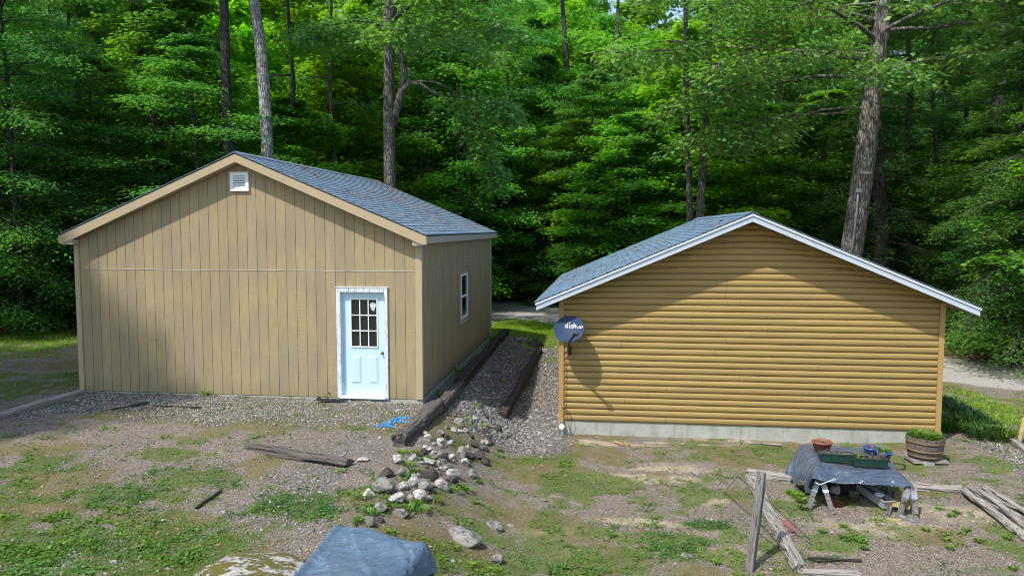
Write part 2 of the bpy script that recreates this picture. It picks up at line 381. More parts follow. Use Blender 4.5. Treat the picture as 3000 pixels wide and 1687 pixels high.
M['shirt'] = simple('sticker_paper', (.6, .66, .62), (.4, .45, .42), scale=30)

# ------------------------------------------------------------------ terrain
def patch(x, y, lst):
    r = np.zeros_like(x)
    for px, py, rx, ry, a in lst:
        p = G(px, py); r = np.maximum(r, a*np.exp(-(((x-p.x)/rx)**2+((y-p.y)/ry)**2)))
    return r
GREEN = [(100, 1640, 2.2, 1.0, 1.1), (400, 1600, 1.4, .9, 1.0), (40, 1400, .9, .7, .9), (300, 1450, 1.6, .5, .6), (450, 1330, 1., .25, .8), (650, 1290, .9, .25, .6),
         (600, 1400, .9, .35, .6), (850, 1480, .75, .6, 1.), (930, 1250, 1.3, .18, .8), (1500, 1690, .5, .4, .5), (560, 1180, .5, .2, .4),
         (100, 1000, 2.4, 3.0, 1.15), (60, 1130, 1.8, 1.4, 1.1), (1600, 1330, .9, .35, .85), (1850, 1310, .8, .25, .8), (2080, 1300, .8, .3, .8), (2250, 1320, .5, .5, .8),
         (1700, 1420, 1.2, .7, .85), (1950, 1470, .6, .5, .7), (1640, 1520, .8, .4, .6), (1980, 1600, .62, .5, 1.15), (2080, 1540, .55, .25, 1.1),
         (1520, 955, 1.8, 2.2, 1.0), (1600, 1005, .9, 1., .8), (1460, 950, 1.5, 1.5, 1.0), (2850, 1190, .8, 2.2, .75), (2960, 1250, 1.3, 2., .55), (2800, 1350, .8, .8, .75),
         (2900, 1400, .8, .4, .6), (2450, 1560, 1.2, .3, .45), (2650, 1600, .8, .3, .4), (1330, 1430, .5, .4, .5), (1240, 1400, .5, .5, .5), (1400, 1600, .8, .4, .5),
         (1350, 1290, .3, .4, .4), (1330, 1650, .8, .4, .5), (2300, 1480, .4, .3, .5)]
SAND = [(1700, 1290, 1.3, .12, 1.), (2000, 1300, 1.6, .12, .9), (1900, 1400, 1.2, .3, .9), (2080, 1460, .5, .3, .9), (2600, 1540, 1.6, .5, .7), (2850, 1500, 1., .5, .7), (1650, 1560, 1.2, .3, .6), (2150, 1620, .8, .4, .6), (1750, 1300, 1.6, .18, .9), (1950, 1370, 1.2, .4, .8), (1700, 1380, .9, .2, .5), (1880, 1530, .8, .15, 1.), (2200, 1290, 1.5, .3, .9), (2500, 1470, 1.4, .4, .7),
        (2750, 1500, 1.2, .8, .6), (2100, 1560, .8, .3, .5), (2350, 1400, .7, .3, .7), (2300, 1600, 1.5, .5, .5), (2700, 1650, 1.2, .3, .4), (1580, 1560, .6, .3, .4)]
def zones(x, y):
    n = fbm(x*1.3+5, y*1.3+2); n2 = fbm(x*4.1, y*4.1); n3 = fbm(x*.5+40, y*.5)
    green = patch(x, y, GREEN); green = np.maximum(green, .34*sst((x+2.8)/1.2)*(y < 16))
    green = np.clip(green*.8+.14+(n-.5)*1.6+(n2-.5)*1.5, 0, 1)*np.clip(green*2.2+.32, 0, 1)
    sand = np.clip(np.maximum(patch(x, y, SAND)*1.15, .32*sst((x+2.6)/1.2)*(y < 15.8))+(n-.5)*.9+(n2-.5)*.9, 0, 1)
    front = sst((x+13)/3)*sst((-3.0-x)/.6)*sst((y-11.9-(n-.5)*2)/1.8)*sst((16.5-y)/1)
    slope = sst((x+3.6)/.5)*sst((-.3-x)/.9)*sst((y-13.6)/1.5)*sst((27-y)/3)
    grav = np.clip(np.maximum(front*.9, slope*1.2)+(n-.5)*.5, 0, 1)
    grav = np.maximum(grav, .75*sst((x-6.6)/.8)*sst((17.5-y)/1)*sst((y-11)/1.5))
    gr = np.clip(.42+(n3-.5)*1.6, 0, 1)*.5+.05*sst((-2.5-x)/1.5)
    grav = np.maximum(grav, gr*(1-sand))
    green = green*(1-.75*front)*(1-.85*np.clip(slope*1.3*(y < 22), 0, 1))
    # the gravel drive behind both buildings: from far left to near right
    a = P(1440, 856, -.3); 
    d = road_d(x, y)
    road = sst((d+.2)/1.)*sst((8.2-.24*np.clip(x+4, 0, 17)-d)/.6)
    road = np.clip(road*1.15+(n2-.5)*.5*(road < .95), 0, 1)*(x > -9)
    litter = sst((d-7.6+.24*np.clip(x+4, 0, 17))/1.2)
    litter = np.maximum(litter, sst((y-22.5-(n-.5)*4)/2.)*sst((-6-x)/3))
    litter = np.maximum(litter, sst((-x-11.6)/1.2)*sst((y-15)/2)*sst((y-22-(n-.5)*6)/3))
    bed = 1.0*(np.abs(x+10.6) < .5)*(y > 15)*(y < 24)
    litter = np.clip(np.maximum(litter, bed*.7), 0, 1)
    green = green*(1-road*.8)*(1-litter)
    moss = np.clip((fbm(x*.9+70, y*.9+11)-.47)*5, 0, 1)
    return green, sand, grav, road, litter, moss
RA, RB = Vector((-4., 29.8)), Vector((13.2, 19.4))        # near edge of the drive, on the ground
def road_d(x, y):
    dx, dy = RB.x-RA.x, RB.y-RA.y; L = math.hypot(dx, dy)
    return (dx*(y-RA.y)-dy*(x-RA.x))/L
def ground():
    xs = np.concatenate([np.linspace(-400, -34, 12), np.linspace(-30, -13, 35), np.arange(-12.6, 9.6, .055), np.linspace(9.8, 34, 70), np.linspace(40, 400, 12)])
    ys = np.concatenate([np.linspace(-60, 5, 20), np.linspace(5.3, 7, 14), np.arange(7.05, 17.2, .055), np.arange(17.3, 40, .14), np.linspace(41, 80, 40), np.linspace(90, 700, 14)])
    X, Y = np.meshgrid(xs, ys); x = X.ravel(); y = Y.ravel()
    z = zg(x, y)
    V = np.stack([x, y, z], 1); nx, ny = len(xs), len(ys)
    I = np.arange(nx*ny).reshape(ny, nx)
    Fq = np.stack([I[:-1, :-1], I[:-1, 1:], I[1:, 1:], I[1:, :-1]], -1).reshape(-1, 4)
    green, sand, grav, road, litter, moss = zones(x, y)
    t = NT('yard_ground', .92, .15)
    za = t.attr('zone', 0); zs = t.sep(za); zb = t.sep(t.attr('zone2', 0))
    n1 = t.noise(t.pos, 9, 8, .7); n2 = t.noise(t.pos, 42, 6, .75); n3 = t.noise(t.pos, 2.3, 6, .6)
    vor = t.n('ShaderNodeTexVoronoi'); t.set(vor, 'Vector', t.pos); vor.inputs['Scale'].default_value = 34
    vc = t.sep(vor.outputs['Color'])[0]
    dirt = t.mix(t.ramp(n1, [(.35, 0), (.65, 1)]), (.08, .062, .046), (.195, .152, .112))
    dirt = t.mix(t.ramp(n2, [(.5, 0), (.6, .9)]), dirt, (.34, .30, .26))
    dirt = t.mix(t.ramp(n2, [(.38, .85), (.46, 0)]), dirt, (.035, .027, .022))
    n4 = t.noise(t.pos, 95, 3, .8); dirt = t.mix(t.ramp(n4, [(.55, 0), (.6, .7)]), dirt, (.42, .39, .35))
    gcol = t.ramp(vc, [(0, (.035, .032, .03)), (.4, (.10, .092, .086)), (.75, (.22, .205, .19)), (1, (.46, .44, .41))])
    gcol = t.mix(t.ramp(vor.outputs[0], [(.3, 0), (.75, .85)]), gcol, (.05, .045, .04))
    scol = t.mix(t.ramp(n1, [(.35, 0), (.7, 1)]), (.44, .365, .28), (.30, .24, .175)); scol = t.mix(t.ramp(n4, [(.56, 0), (.62, .7)]), scol, (.10, .08, .06)); scol = t.mix(t.ramp(n2, [(.54, 0), (.62, .8)]), scol, (.13, .10, .075))
    def thr(f, w=.16, nz=n1): 
        return t.ramp(t.math('ADD', f, t.math('MULTIPLY', t.math('SUBTRACT', nz, .5), .9)), [(.5-w, 0), (.5+w, 1)])
    c = dirt
    c = t.mix(thr(zs[2]), c, scol)
    c = t.mix(thr(zs[0]), c, gcol)
    mcol = t.mix(n2, (.10, .11, .02), (.17, .12, .035)); c = t.mix(t.math('MULTIPLY', thr(zb[2], .12), .6), c, mcol)
    grn = t.mix(t.ramp(n2, [(.35, 0), (.65, 1)]), (.025, .06, .012), (.12, .17, .04)); grn = t.mix(t.ramp(n3, [(.5, 0), (.65, .6)]), grn, (.17, .15, .05))
    c = t.mix(t.math('MULTIPLY', thr(zs[1], .14), .8), c, grn)
    rcol = t.mix(t.ramp(n1, [(.35, 0), (.65, 1)]), (.40, .375, .35), (.31, .29, .27)); rcol = t.mix(t.ramp(n2, [(.52, 0), (.68, .7)]), rcol, (.17, .15, .13))
    c = t.mix(thr(zb[0]), c, rcol)
    lcol = t.mix(t.ramp(n2, [(.35, 0), (.6, 1)]), (.05, .03, .022), (.15, .085, .055))
    c = t.mix(thr(zb[1]), c, lcol)
    t.color(c); t.bump(t.math('ADD', n2, t.math('MULTIPLY', vor.outputs[0], .6)), .8, .03)
    o = npmesh('ground', V, Fq, t.m, smooth=True)
    def ca(nm, a, b, c3):
        A = o.data.color_attributes.new(nm, 'FLOAT_COLOR', 'POINT'); A.data.foreach_set('color', np.stack([a, b, c3, np.ones_like(a)], 1).astype(np.float32).ravel())
    ca('zone', grav, green, sand); ca('zone2', road, litter, moss)
    tag(o, kind='structure')
ground()

# ------------------------------------------------------------------ garage
GX, GY, GL, GW, GH = -3.669, 15.003, 9.15, 7.32, 3.12
gar = empty('garage', (GX-GW/2, GY, 0), (0, 0, 0), 'tan garage with vertical grooved siding, blue grey shingle roof and pale blue door', 'garage')
h2 = GW/2; SL = .4205; OG = .257; SG = .186; EZ = 3.272; PZ = EZ+SL*(h2+SG)
def roof_z(x, off=0): return PZ-SL*abs(x)-off
TOP = .20      # roof build-up
def gwall():
    b = MB()
    # backing (groove bottoms) then planks standing proud
    def gable(y0, y1, ins=0): b.prism([(-h2, .0), (h2, 0), (h2, roof_z(h2, TOP)), (0, roof_z(0, TOP)), (-h2, roof_z(h2, TOP))], y0, y1)
    zd = DZ1-.03
    b.box(-h2, DX0+.03, 0, .06, 0, zd); b.box(DX1-.03, h2, 0, .06, 0, zd)
    b.prism([(-h2, zd), (h2, zd), (h2, roof_z(h2, TOP)), (0, roof_z(0, TOP)), (-h2, roof_z(h2, TOP))], 0, .06)
    gable(GL-.06, GL)
    b.box(h2-.06, h2, .06, GL-.06, 0, roof_z(h2, TOP)); b.box(-h2, -h2+.06, .06, GL-.06, 0, roof_z(h2, TOP))
    xs = np.arange(-h2+.10, h2-.05, .2033)
    xs = [-h2+.006]+list(xs)+[h2-.006]
    for i in range(len(xs)-1):
        x0, x1 = xs[i]+.0045, xs[i+1]-.0045
        # lower sheet
        zt = 2.545
        dl, dr, dt = DX0-.0, DX1+.0, DZ1
        if x1 > dl and x0 < dr:
            b.box(x0, x1, -.012, 0-.001, dt, zt)
            if x0 < dl-.01: b.box(x0, dl, -.012, -.001, 0, dt)
            if x1 > dr+.01: b.box(dr, x1, -.012, -.001, 0, dt)
        else: b.box(x0, x1, -.012, -.001, 0, zt)
        a0, a1 = roof_z(x0, TOP+.004), roof_z(x1, TOP+.004)
        if x0 < 0 < x1: poly = [(x0, zt+.012), (x1, zt+.012), (x1, a1), (0, roof_z(0, TOP+.004)), (x0, a0)]
        else: poly = [(x0, zt+.012), (x1, zt+.012), (x1, a1), (x0, a0)]
        b.prism(poly, -.012, -.001)
    ys = [0]+list(np.arange(.12, GL, .2033))+[GL]
    for i in range(len(ys)-1):
        y0, y1 = ys[i]+.0045, ys[i+1]-.0045
        for (z0, z1) in ((0, 2.545), (2.557, roof_z(h2, TOP+.004))):
            if z0 == 0 and y1 > WY0 and y0 < WY1:
                b.box(h2+.001, h2+.012, y0, y1, 0, WZ0); b.box(h2+.001, h2+.012, y0, y1, WZ1, z1)
            else: b.box(h2+.001, h2+.012, y0, y1, z0, z1)
            b.box(-h2-.012, -h2-.001, y0, y1, z0, z1)
    b.build('wall', M['siding'], gar)
ox = gar.location.x
dA = PY(986, 842, GY); dB = PY(1140, 1165, GY)
DX0, DX1, DZ1 = dA.x-ox, dB.x-ox, dA.z
wA = PX(1346, 801, GX); wB = PX(1368, 948, GX)
WY0, WY1 = wA.y-GY, wB.y-GY
wz = PX(1346, 952, GX)
WZ0, WZ1 = wz.z+.03, wA.z
print('door', DX0, DX1, DZ1, 'win', WY0, WY1, WZ0, WZ1)
gwall()
b = MB(); b.box(-h2-.005, h2+.03, -.006, GL+.01, -.6, -.012); b.build('foundation', M['conc'], gar)
b = MB()   # z flashing, slightly wavy
pts = [(x, -.014-.002*random.random(), 2.551+.003*math.sin(x*2.1)+.003*random.uniform(-1, 1)) for x in np.linspace(-h2+.09, h2-.1, 40)]
for a, c in zip(pts[:-1], pts[1:]): b.beam(a, c, .008, .008)
b.build('flashing', M['tan_pale2'], gar)
b = MB(); 
for y0 in np.linspace(.05, GL-.05, 30)[:-1]: b.beam((h2+.016, y0, 2.553+random.uniform(-.004, .004)), (h2+.016, y0+.314, 2.553+random.uniform(-.004, .004)), .009, .010)
b.build('flashing', M['tan_pale'], gar)
for x0, x1, y0, y1 in ((-h2-.022, -h2+.085, -.034, -.013), (h2-.10, h2+.034, -.034, -.013)):
    b = MB(); b.box(x0, x1, y0, y1, 0, roof_z(h2, TOP+.03)); b.build('corner_trim', M['tan_trim'], gar)
for x0, x1, y0, y1 in ((h2+.013, h2+.034, -.0129, .075), (h2+.013, h2+.034, GL-.09, GL+.02), (-h2-.034, -h2-.013, -.0129, .075)):
    b = MB(); b.box(x0, x1, y0, y1, 0, roof_z(h2, TOP+.03)); b.build('corner_trim', M['tan_pale'], gar)
def make_roof(par, hw, sg, og, L, pz, sl, shm, edge=.02, dx=.132, over=.0):
    b = MB(); n = int((hw+sg)/dx)+1
    for sgn in (-1, 1):
        for i in range(n):
            x0 = i*dx; x1 = min((i+1)*dx, hw+sg+over)
            if x1 <= x0+.002: continue
            zt0 = pz-sl*x0; zt1 = pz-sl*x1
            jit = .0
            b.prism([(sgn*x0, zt0-.004), (sgn*(x1+.004), zt1+.007), (sgn*(x1+.004), zt1-.006), (sgn*x0, zt0-.016)], -og-.012, L+og+.012)
    # ridge caps
    for k in range(int((L+2*og)/.14)):
        y0 = -og-.012+k*.14
        b.prism([(-.13, pz-sl*.13+.008), (0, pz+.012), (.13, pz-sl*.13+.008), (.13, pz-sl*.13+.018), (0, pz+.024), (-.13, pz-sl*.13+.018)], y0, min(y0+.143, L+og+.012))
    b.build('roof', shm, par)
    b = MB()
    for sgn in (-1, 1):
        b.prism([(0, pz-.018), (sgn*(hw+sg), pz-sl*(hw+sg)-.018), (sgn*(hw+sg), pz-sl*(hw+sg)-.034), (0, pz-.034)], -og, L+og)
    b.build('roof_deck', M['roofedge'], par)
make_roof(gar, h2, SG, OG, GL, PZ, SL, M['shg'], over=.015)
E_ = h2+SG
for yy0, yy1 in ((-OG, -OG+.028), (GL+OG-.028, GL+OG)):
    for sgn in (-1, 1):
        b = MB(); b.prism([(0, PZ-.036), (sgn*E_, roof_z(E_, .036)), (sgn*E_, roof_z(E_, .185)), (sgn*(E_-.10), roof_z(E_, .185)), (0, PZ-.190)], yy0, yy1); b.build('rake_board', M['tan_trim'], gar)
for sgn in (-1, 1):
    b = MB(); x0, x1 = sorted((sgn*(E_-.024), sgn*(E_-.001))); b.box(x0, x1, -OG+.029, GL+OG-.029, roof_z(E_, .17), roof_z(E_, .036)); b.build('eave_board', M['tan_pale'], gar)
    b = MB(); b.prism([(0, PZ-.185), (sgn*(E_-.025), roof_z(E_, .172)), (sgn*(E_-.025), roof_z(E_, .182)), (0, PZ-.197)], -OG+.029, GL+OG-.029); b.build('soffit', M['tan_trim'], gar)
    b = MB(); x0, x1 = sorted((sgn*(h2-.10), sgn*(E_-.026))); b.box(x0, x1, -OG+.03, -.036, roof_z(E_, .21), roof_z(E_, .10)); b.build('soffit_return', M['tan_pale'], gar)
# gable vent
vA = PY(676, 505, GY); vB = PY(732, 560, GY)
vx0, vx1, vz0, vz1 = vA.x-ox, vB.x-ox, vB.z, vA.z
b = MB(); f = .075
b.box(vx0, vx1, -.055, -.012, vz1-f, vz1); b.box(vx0, vx1, -.055, -.012, vz0, vz0+f); b.box(vx0, vx0+f, -.055, -.012, vz0+f, vz1-f); b.box(vx1-f, vx1, -.055, -.012, vz0+f, vz1-f)
vent = b.build('gable_vent', M['vinyl'], gar)
b = MB(); hh = (vz1-vz0-2*f)/5
for k in range(5):
    z = vz0+f+k*hh
    b.prism([(-.050, z+.001), (-.046, z+.001), (-.018, z+hh*.8), (-.022, z+hh*.8)], vx0+f, vx1-f, 'x')
b.build('louvre', M['vinyl'], vent)
b = MB(); b.box(vx0+f, vx1-f, -.0135, -.0125, vz0+f, vz1-f); b.build('vent_screen', M['black'], vent)
# door
door = empty('door', (0, 0, 0)); door.parent = gar
jw = .085; sx0, sx1 = DX0+jw+.015, DX1-jw+.005; sz0, sz1 = .05, DZ1-.095
b = MB()
b.box(DX0, DX0+jw, -.05, .03, 0, DZ1); b.box(DX1-jw+.02, DX1, -.05, .03, 0, DZ1); b.box(DX0+jw, DX1-jw+.02, -.05, .03, DZ1-.085, DZ1)
b.box(DX0-.01, DX1+.012, -.058, -.0125, DZ1+.001, DZ1+.018)
b.build('door_frame', M['peel'], door)
b = MB(); b.box(DX0+jw, DX0+jw+.015, -.012, .05, 0.04, DZ1-.085); b.box(DX1-jw+.005, DX1-jw+.02, -.012, .05, .04, DZ1-.085); b.build('door_jamb', M['door'], door)
b = MB(); b.box(DX0+jw-.02, DX1-jw+.03, -.10, .05, .002, .045); b.build('sill', M['vinyl'], door)
# slab with a 3x3 light: built from rails, sits recessed 40 mm
W2 = sx1-sx0; H2 = sz1-sz0
gx0, gx1 = sx0+W2*.21, sx1-W2*.19; gz0, gz1 = sz0+H2*.475, sz1-H2*.07
b = MB(); yb = .045
b.box(sx0, sx1, yb, yb+.04, sz0, gz0); b.box(sx0, sx1, yb, yb+.04, gz1, sz1); b.box(sx0, gx0, yb, yb+.04, gz0, gz1); b.box(gx1, sx1, yb, yb+.04, gz0, gz1)
for px0, px1 in ((sx0+W2*.19, sx0+W2*.425), (sx0+W2*.595, sx0+W2*.83)):
    z0, z1 = sz0+H2*.115, sz0+H2*.385
    b.box(px0, px1, yb-.004, yb-.0005, z0, z1)
    q = .03; r = .012
    vs = [(px0+.008, yb-.005, z0+.008), (px1-.008, yb-.005, z0+.008), (px1-.008, yb-.005, z1-.008), (px0+.008, yb-.005, z1-.008), (px0+q, yb-.016, z0+q), (px1-q, yb-.016, z0+q), (px1-q, yb-.016, z1-q), (px0+q, yb-.016, z1-q)]
    b.add(vs, [(0, 1, 5, 4), (1, 2, 6, 5), (2, 3, 7, 6), (3, 0, 4, 7), (4, 5, 6, 7)])
b.build('door_panel', M['door'], door)
b = MB(); f = .022
b.box(gx0-f, gx1+f, yb-.015, yb-.001, gz0-f, gz0); b.box(gx0-f, gx1+f, yb-.015, yb-.001, gz1, gz1+f); b.box(gx0-f, gx0, yb-.015, yb-.001, gz0, gz1); b.box(gx1, gx1+f, yb-.015, yb-.001, gz0, gz1)
m = .018
for k in (1, 2):
    xx = gx0+(gx1-gx0)*k/3; b.box(xx-m/2, xx+m/2, yb-.006, yb+.02, gz0, gz1)
    zz = gz0+(gz1-gz0)*k/3; b.box(gx0, gx1, yb-.008, yb+.018, zz-m/2, zz+m/2)
b.build('muntins', M['vinyl'], door)
b = MB(); b.box(gx0, gx1, yb+.024, yb+.03, gz0, gz1); b.build('glass', M['glass'], door)
b = MB(); cx_ = gx0+(gx1-gx0)*.84; cz_ = gz1-(gz1-gz0)*.13; vs = [(cx_, yb+.0225, cz_)]+[(cx_+.062*math.cos(a)*(1+.08*math.sin(3*a)), yb+.0225, cz_+.07*math.sin(a)) for a in np.linspace(0, 2*math.pi, 18)[:-1]]
b.add(vs, [(0, i, i % 17+1) for i in range(1, 18)]); b.add([(cx_-.04, yb+.0222, cz_-.05), (cx_+.035, yb+.0222, cz_-.055), (cx_+.02, yb+.0222, cz_-.11), (cx_-.03, yb+.0222, cz_-.085)], [(0, 1, 2, 3)])
b.build('sticker', M['shirt'], door)
b = MB(); kx, kz = sx1-.055, sz0+H2*.415
prof = [(.0001, 0), (.03, 0), (.03, .006), (.012, .01), (.012, .03), (.026, .042), (.028, .055), (.02, .066), (.0001, .07)]
b.lathe(prof, 16); kn = b.build('knob', M['brass'], door, (kx, yb, kz), (math.pi/2, 0, 0))
# side window
win = empty('window', (0, 0, 0)); win.parent = gar
X0 = h2+.002; t_ = .07
b = MB()
b.box(X0, X0+.028, WY0, WY1, WZ1-t_*.6, WZ1); b.box(X0, X0+.028, WY0, WY1, WZ0-.03, WZ0+t_+.03); b.box(X0, X0+.028, WY0, WY0+t_, WZ0+t_+.03, WZ1-t_*.6); b.box(X0, X0+.028, WY1-t_*.5, WY1, WZ0+t_+.03, WZ1-t_*.6)
b.build('casing', M['tan_pale'], win)
y0, y1, z0, z1 = WY0+t_, WY1-t_*.5, WZ0+t_+.03, WZ1-t_*.6; s = .04; zm = (z0+z1)/2
b = MB()
b.box(X0, X0+.04, y0, y1, z0, z0+s*1.4); b.box(X0, X0+.04, y0, y1, z1-s, z1); b.box(X0, X0+.04, y0, y0+s, z0+s*1.4, z1-s); b.box(X0, X0+.04, y1-s, y1, z0+s*1.4, z1-s); b.box(X0, X0+.035, y0+s, y1-s, zm-s*.6, zm+s*.6)
b.build('sash', M['vinyl'], win)
for za, zb2 in ((z0+s*1.4, zm-s*.6), (zm+s*.6, z1-s)):
    b = MB(); b.box(X0+.001, X0+.012, y0+s, y1-s, za, zb2); b.build('pane', M['glass'], win)

# ------------------------------------------------------------------ cabin
CX, CY, CW, CL, CB = -.941, 15.872, 7.336, 8.6, -.554
cab = empty('log_cabin', (CX+CW/2, CY, 0), (0, 0, 0), 'golden brown cabin clad in half round logs with white trimmed low gable roof', 'cabin')
hc = CW/2; CSL = .4232; COG = .4775; CSG = .475; CEZ = 1.947; CPZ = CEZ+1.75
def crz(x, off=0): return CPZ-CSL*abs(x)-off
CT = .155
RH = .127; OFF = CB % RH
def cwall():
    b = MB()
    def gable(y0, y1): b.prism([(-hc, CB), (hc, CB), (hc, crz(hc, CT)), (0, crz(0, CT)), (-hc, crz(hc, CT))], y0, y1)
    gable(.012, .07); gable(CL-.06, CL)
    b.box(-hc, -hc+.06, .07, CL-.06, CB, crz(hc, CT)); b.box(hc-.06, hc, .07, CL-.06, CB, crz(hc, CT))
    nrow = int((crz(0, CT)-CB)/RH)+1; K = 7
    jr = random.Random(11)
    for i in range(nrow):
        z0 = CB+i*RH; z1 = z0+RH
        prof = []
        for k in range(K+1):
            a = k/K; prof.append((-.006-.025*math.sin(math.pi*min(1, max(0, a)))**.6, z0+.002+(RH-.004)*a))
        xe = min(hc-.055, (CPZ-CT-.003-z0-RH*.5)/CSL)
        if xe < .08: continue
        # joints
        cuts = [-xe]; x = -xe+jr.uniform(.8, 3.6)
        while x < xe-.6: cuts.append(x); x += jr.choice((2.4, 3., 3.66, 3.66))
        cuts.append(xe)
        for a, c in zip(cuts[:-1], cuts[1:]):
            a2 = a+(.0015 if a > -xe else 0); c2 = c-(.0015 if c < xe else 0); dy = jr.uniform(-.0018, .0018)
            vs = []; nn = max(2, int((c2-a2)/.5)+1)
            for x in np.linspace(a2, c2, nn):
                lim = (CPZ-CT-.003-abs(x)*CSL)
                wv = .0015*math.sin(x*3+i*2)
                vs += [(x, p[0]+dy+wv, min(p[1], max(lim, z0))) for p in prof]+[(x, .011, min(z1-.002, max(lim, z0))), (x, .011, z0+.002)]
            m_ = K+3
            fs = [(q*m_+k, (q+1)*m_+k, (q+1)*m_+(k+1) % m_, q*m_+(k+1) % m_) for q in range(nn-1) for k in range(m_)]
            b.add(vs, fs, True)
            b.add(vs[:m_], [tuple(range(m_))]); b.add(vs[-m_:], [tuple(range(m_-1, -1, -1))])
        if z1 < crz(hc, CT):
            for sx in (-1, 1):
                vs = [(sx*(hc+(-p[0])), yy, p[1]) for yy in (.06, CL-.04) for p in prof]; m_ = len(prof)
                b.add(vs, [((k, k+1, m_+k+1, m_+k) if sx < 0 else (m_+k, m_+k+1, k+1, k)) for k in range(m_-1)], True)
    b.build('log_wall', M['log'], cab)
cwall()
b = MB(); b.box(-hc+.004, hc-.6+.596, .004, CL, CB-.9, CB-.004); b.build('foundation', M['conc'], cab)
for sx in (-1, 1):
    a, c = sorted((sx*(hc-.052), sx*(hc+.045))); b = MB(); b.box(a, c, -.05, .055, CB-.03, crz(hc+.045, CT+.003)); b.build('corner_board', M['brown_trim'], cab)
make_roof(cab, hc, CSG, COG, CL, CPZ, CSL, M['shc'], over=.045)
EC = hc+CSG
for yy0, yy1, d in ((-COG, -COG+.03, -1), (CL+COG-.03, CL+COG, 1)):
    for sgn in (-1, 1):
        b = MB(); b.prism([(0, CPZ-.035), (sgn*EC, crz(EC, .035)), (sgn*EC, crz(EC, .175)), (0, CPZ-.175)], yy0, yy1); b.build('rake_board', M['white'], cab)
        b = MB(); y2 = (yy0-.022, yy0-.001) if d < 0 else (yy1+.001, yy1+.022)
        b.prism([(0, CPZ-.028), (sgn*(EC+.02), crz(EC+.02, .028)), (sgn*(EC+.02), crz(EC+.02, .062)), (0, CPZ-.062)], *y2); b.build('rake_strip', M['strip'], cab)
for sgn in (-1, 1):
    b = MB(); x0, x1 = sorted((sgn*(EC-.024), sgn*(EC-.001))); b.box(x0, x1, -COG+.031, CL+COG-.031, crz(EC, .165), crz(EC, .036)); b.build('eave_board', M['white'], cab)
    b = MB(); b.prism([(0, CPZ-.135), (sgn*(EC-.025), crz(EC, .13)), (sgn*(EC-.025), crz(EC, .145)), (0, CPZ-.15)], -COG+.031, CL+COG-.031); b.build('soffit', M['brown_trim'], cab)

# ------------------------------------------------------------------ satellite dish on the cabin corner
dc = PY(1667, 963, CY-.40)
dish = empty('satellite_dish', dc, (0, 0, 0), 'dark blue satellite dish with white lettering mounted on the left corner of the golden cabin', 'satellite dish')
nrm = Vector((-.10, -.80, .56)).normalized(); dxv = Vector((0, 0, 1)).cross(nrm).normalized(); dyv = nrm.cross(dxv)
DM = Matrix((dxv, dyv, nrm)).transposed().to_4x4()
def dsurf(x, y): return -.075+.75*(x*x+y*y)
M['dish'] = simple('dark_blue_enamel', (.018, .038, .08), (.03, .055, .105), scale=4, rough=.6, spec=.15, bump=.02)
M['lettering'] = simple('white_lettering', (.82, .82, .82), (.75, .75, .75), rough=.6)
b = MB(); R_ = 14; N_ = 48; vs = []
for side in (0, 1):
    for i in range(R_+1):
        for k in range(N_):
            r = i/R_; x = .305*r*math.cos(2*math.pi*k/N_); y = .29*r*math.sin(2*math.pi*k/N_); vs.append((x, y, dsurf(x, y)-side*.008))
fs = []
for i in range(R_):
    for k in range(N_):
        a = i*N_+k; c = i*N_+(k+1) % N_; fs.append((a, a+N_, c+N_, c)); o_ = (R_+1)*N_; fs.append((a+o_, c+o_, c+N_+o_, a+N_+o_))
for k in range(N_): a = R_*N_+k; c = R_*N_+(k+1) % N_; o_ = (R_+1)*N_; fs.append((a, a+o_, c+o_, c))
b.add(vs, fs, True)
rim = [(.305*math.cos(t), .29*math.sin(t), dsurf(.305*math.cos(t), .29*math.sin(t))) for t in np.linspace(0, 2*math.pi, 49)]
b.tube(rim, .006, 6)
refl = b.build('reflector', M['dish'], dish); refl.matrix_local = DM
def text_mesh(s, size, ext=.001, off=.0):
    cu = bpy.data.curves.new('lettering', 'FONT'); cu.body = s; cu.size = size; cu.offset = off; cu.resolution_u = 3; cu.fill_mode = 'FRONT'
    o = bpy.data.objects.new('lettering', cu); COL.objects.link(o); bpy.context.view_layer.update()
    me = bpy.data.meshes.new_from_object(o.evaluated_get(bpy.context.evaluated_depsgraph_get())); bpy.data.objects.remove(o); return me
def put_text(s, size, x0, y0, off, sx=1.):
    me = text_mesh(s, size, off=off)
    for v in me.vertices:
        x, y = v.co.x*sx+x0, v.co.y+y0; v.co = (x, y, dsurf(x, y)+.004)
    me.materials.clear(); me.materials.append(M['lettering'])
    o = bpy.data.objects.new('lettering', me); COL.objects.link(o); o.parent = refl
put_text('d', .145, -.105, .055, .001); put_text('\u0131', .145, -.022, .055, .001); put_text('sh', .145, .010, .055, .001); put_text('HD', .075, .150, .035, .0, 1.1)
b = MB()
for q in (0, 1, 2, 3, 4):       # dotted 'i' dot column
    x, y = -.008, .153+(.012 if q == 0 else 0) - q*.0
    if q == 0: b.lathe([(.0001, .006), (.013, .006), (.013, 0)], 10, (x, y, dsurf(x, y)))
b.build('lettering', M['lettering'], refl)
def loc(v): return Vector(v)-dc
lnb = loc(PY(1686, 978, CY-.86)); low = DM.to_3x3() @ Vector((.02, -.285, dsurf(0, .285)-.01)); back = DM.to_3x3() @ Vector((0, -.03, -.09))
br = loc(PY(1669, 1030, CY-.045)); hub = low+Vector((.0, .10, -.02))
b = MB(); b.tube([back, hub, hub+Vector((0, .05, -.05))], .022, 8); b.beam(hub+Vector((0, 0, .02)), low, .05, .03); b.beam(low, lnb, .045, .03); b.build('feed_arm', M['darkmetal'], dish)
b = MB(); e = (lnb-low).normalized()
b.box(-.055, .055, -.035, .03, -.03, .03)
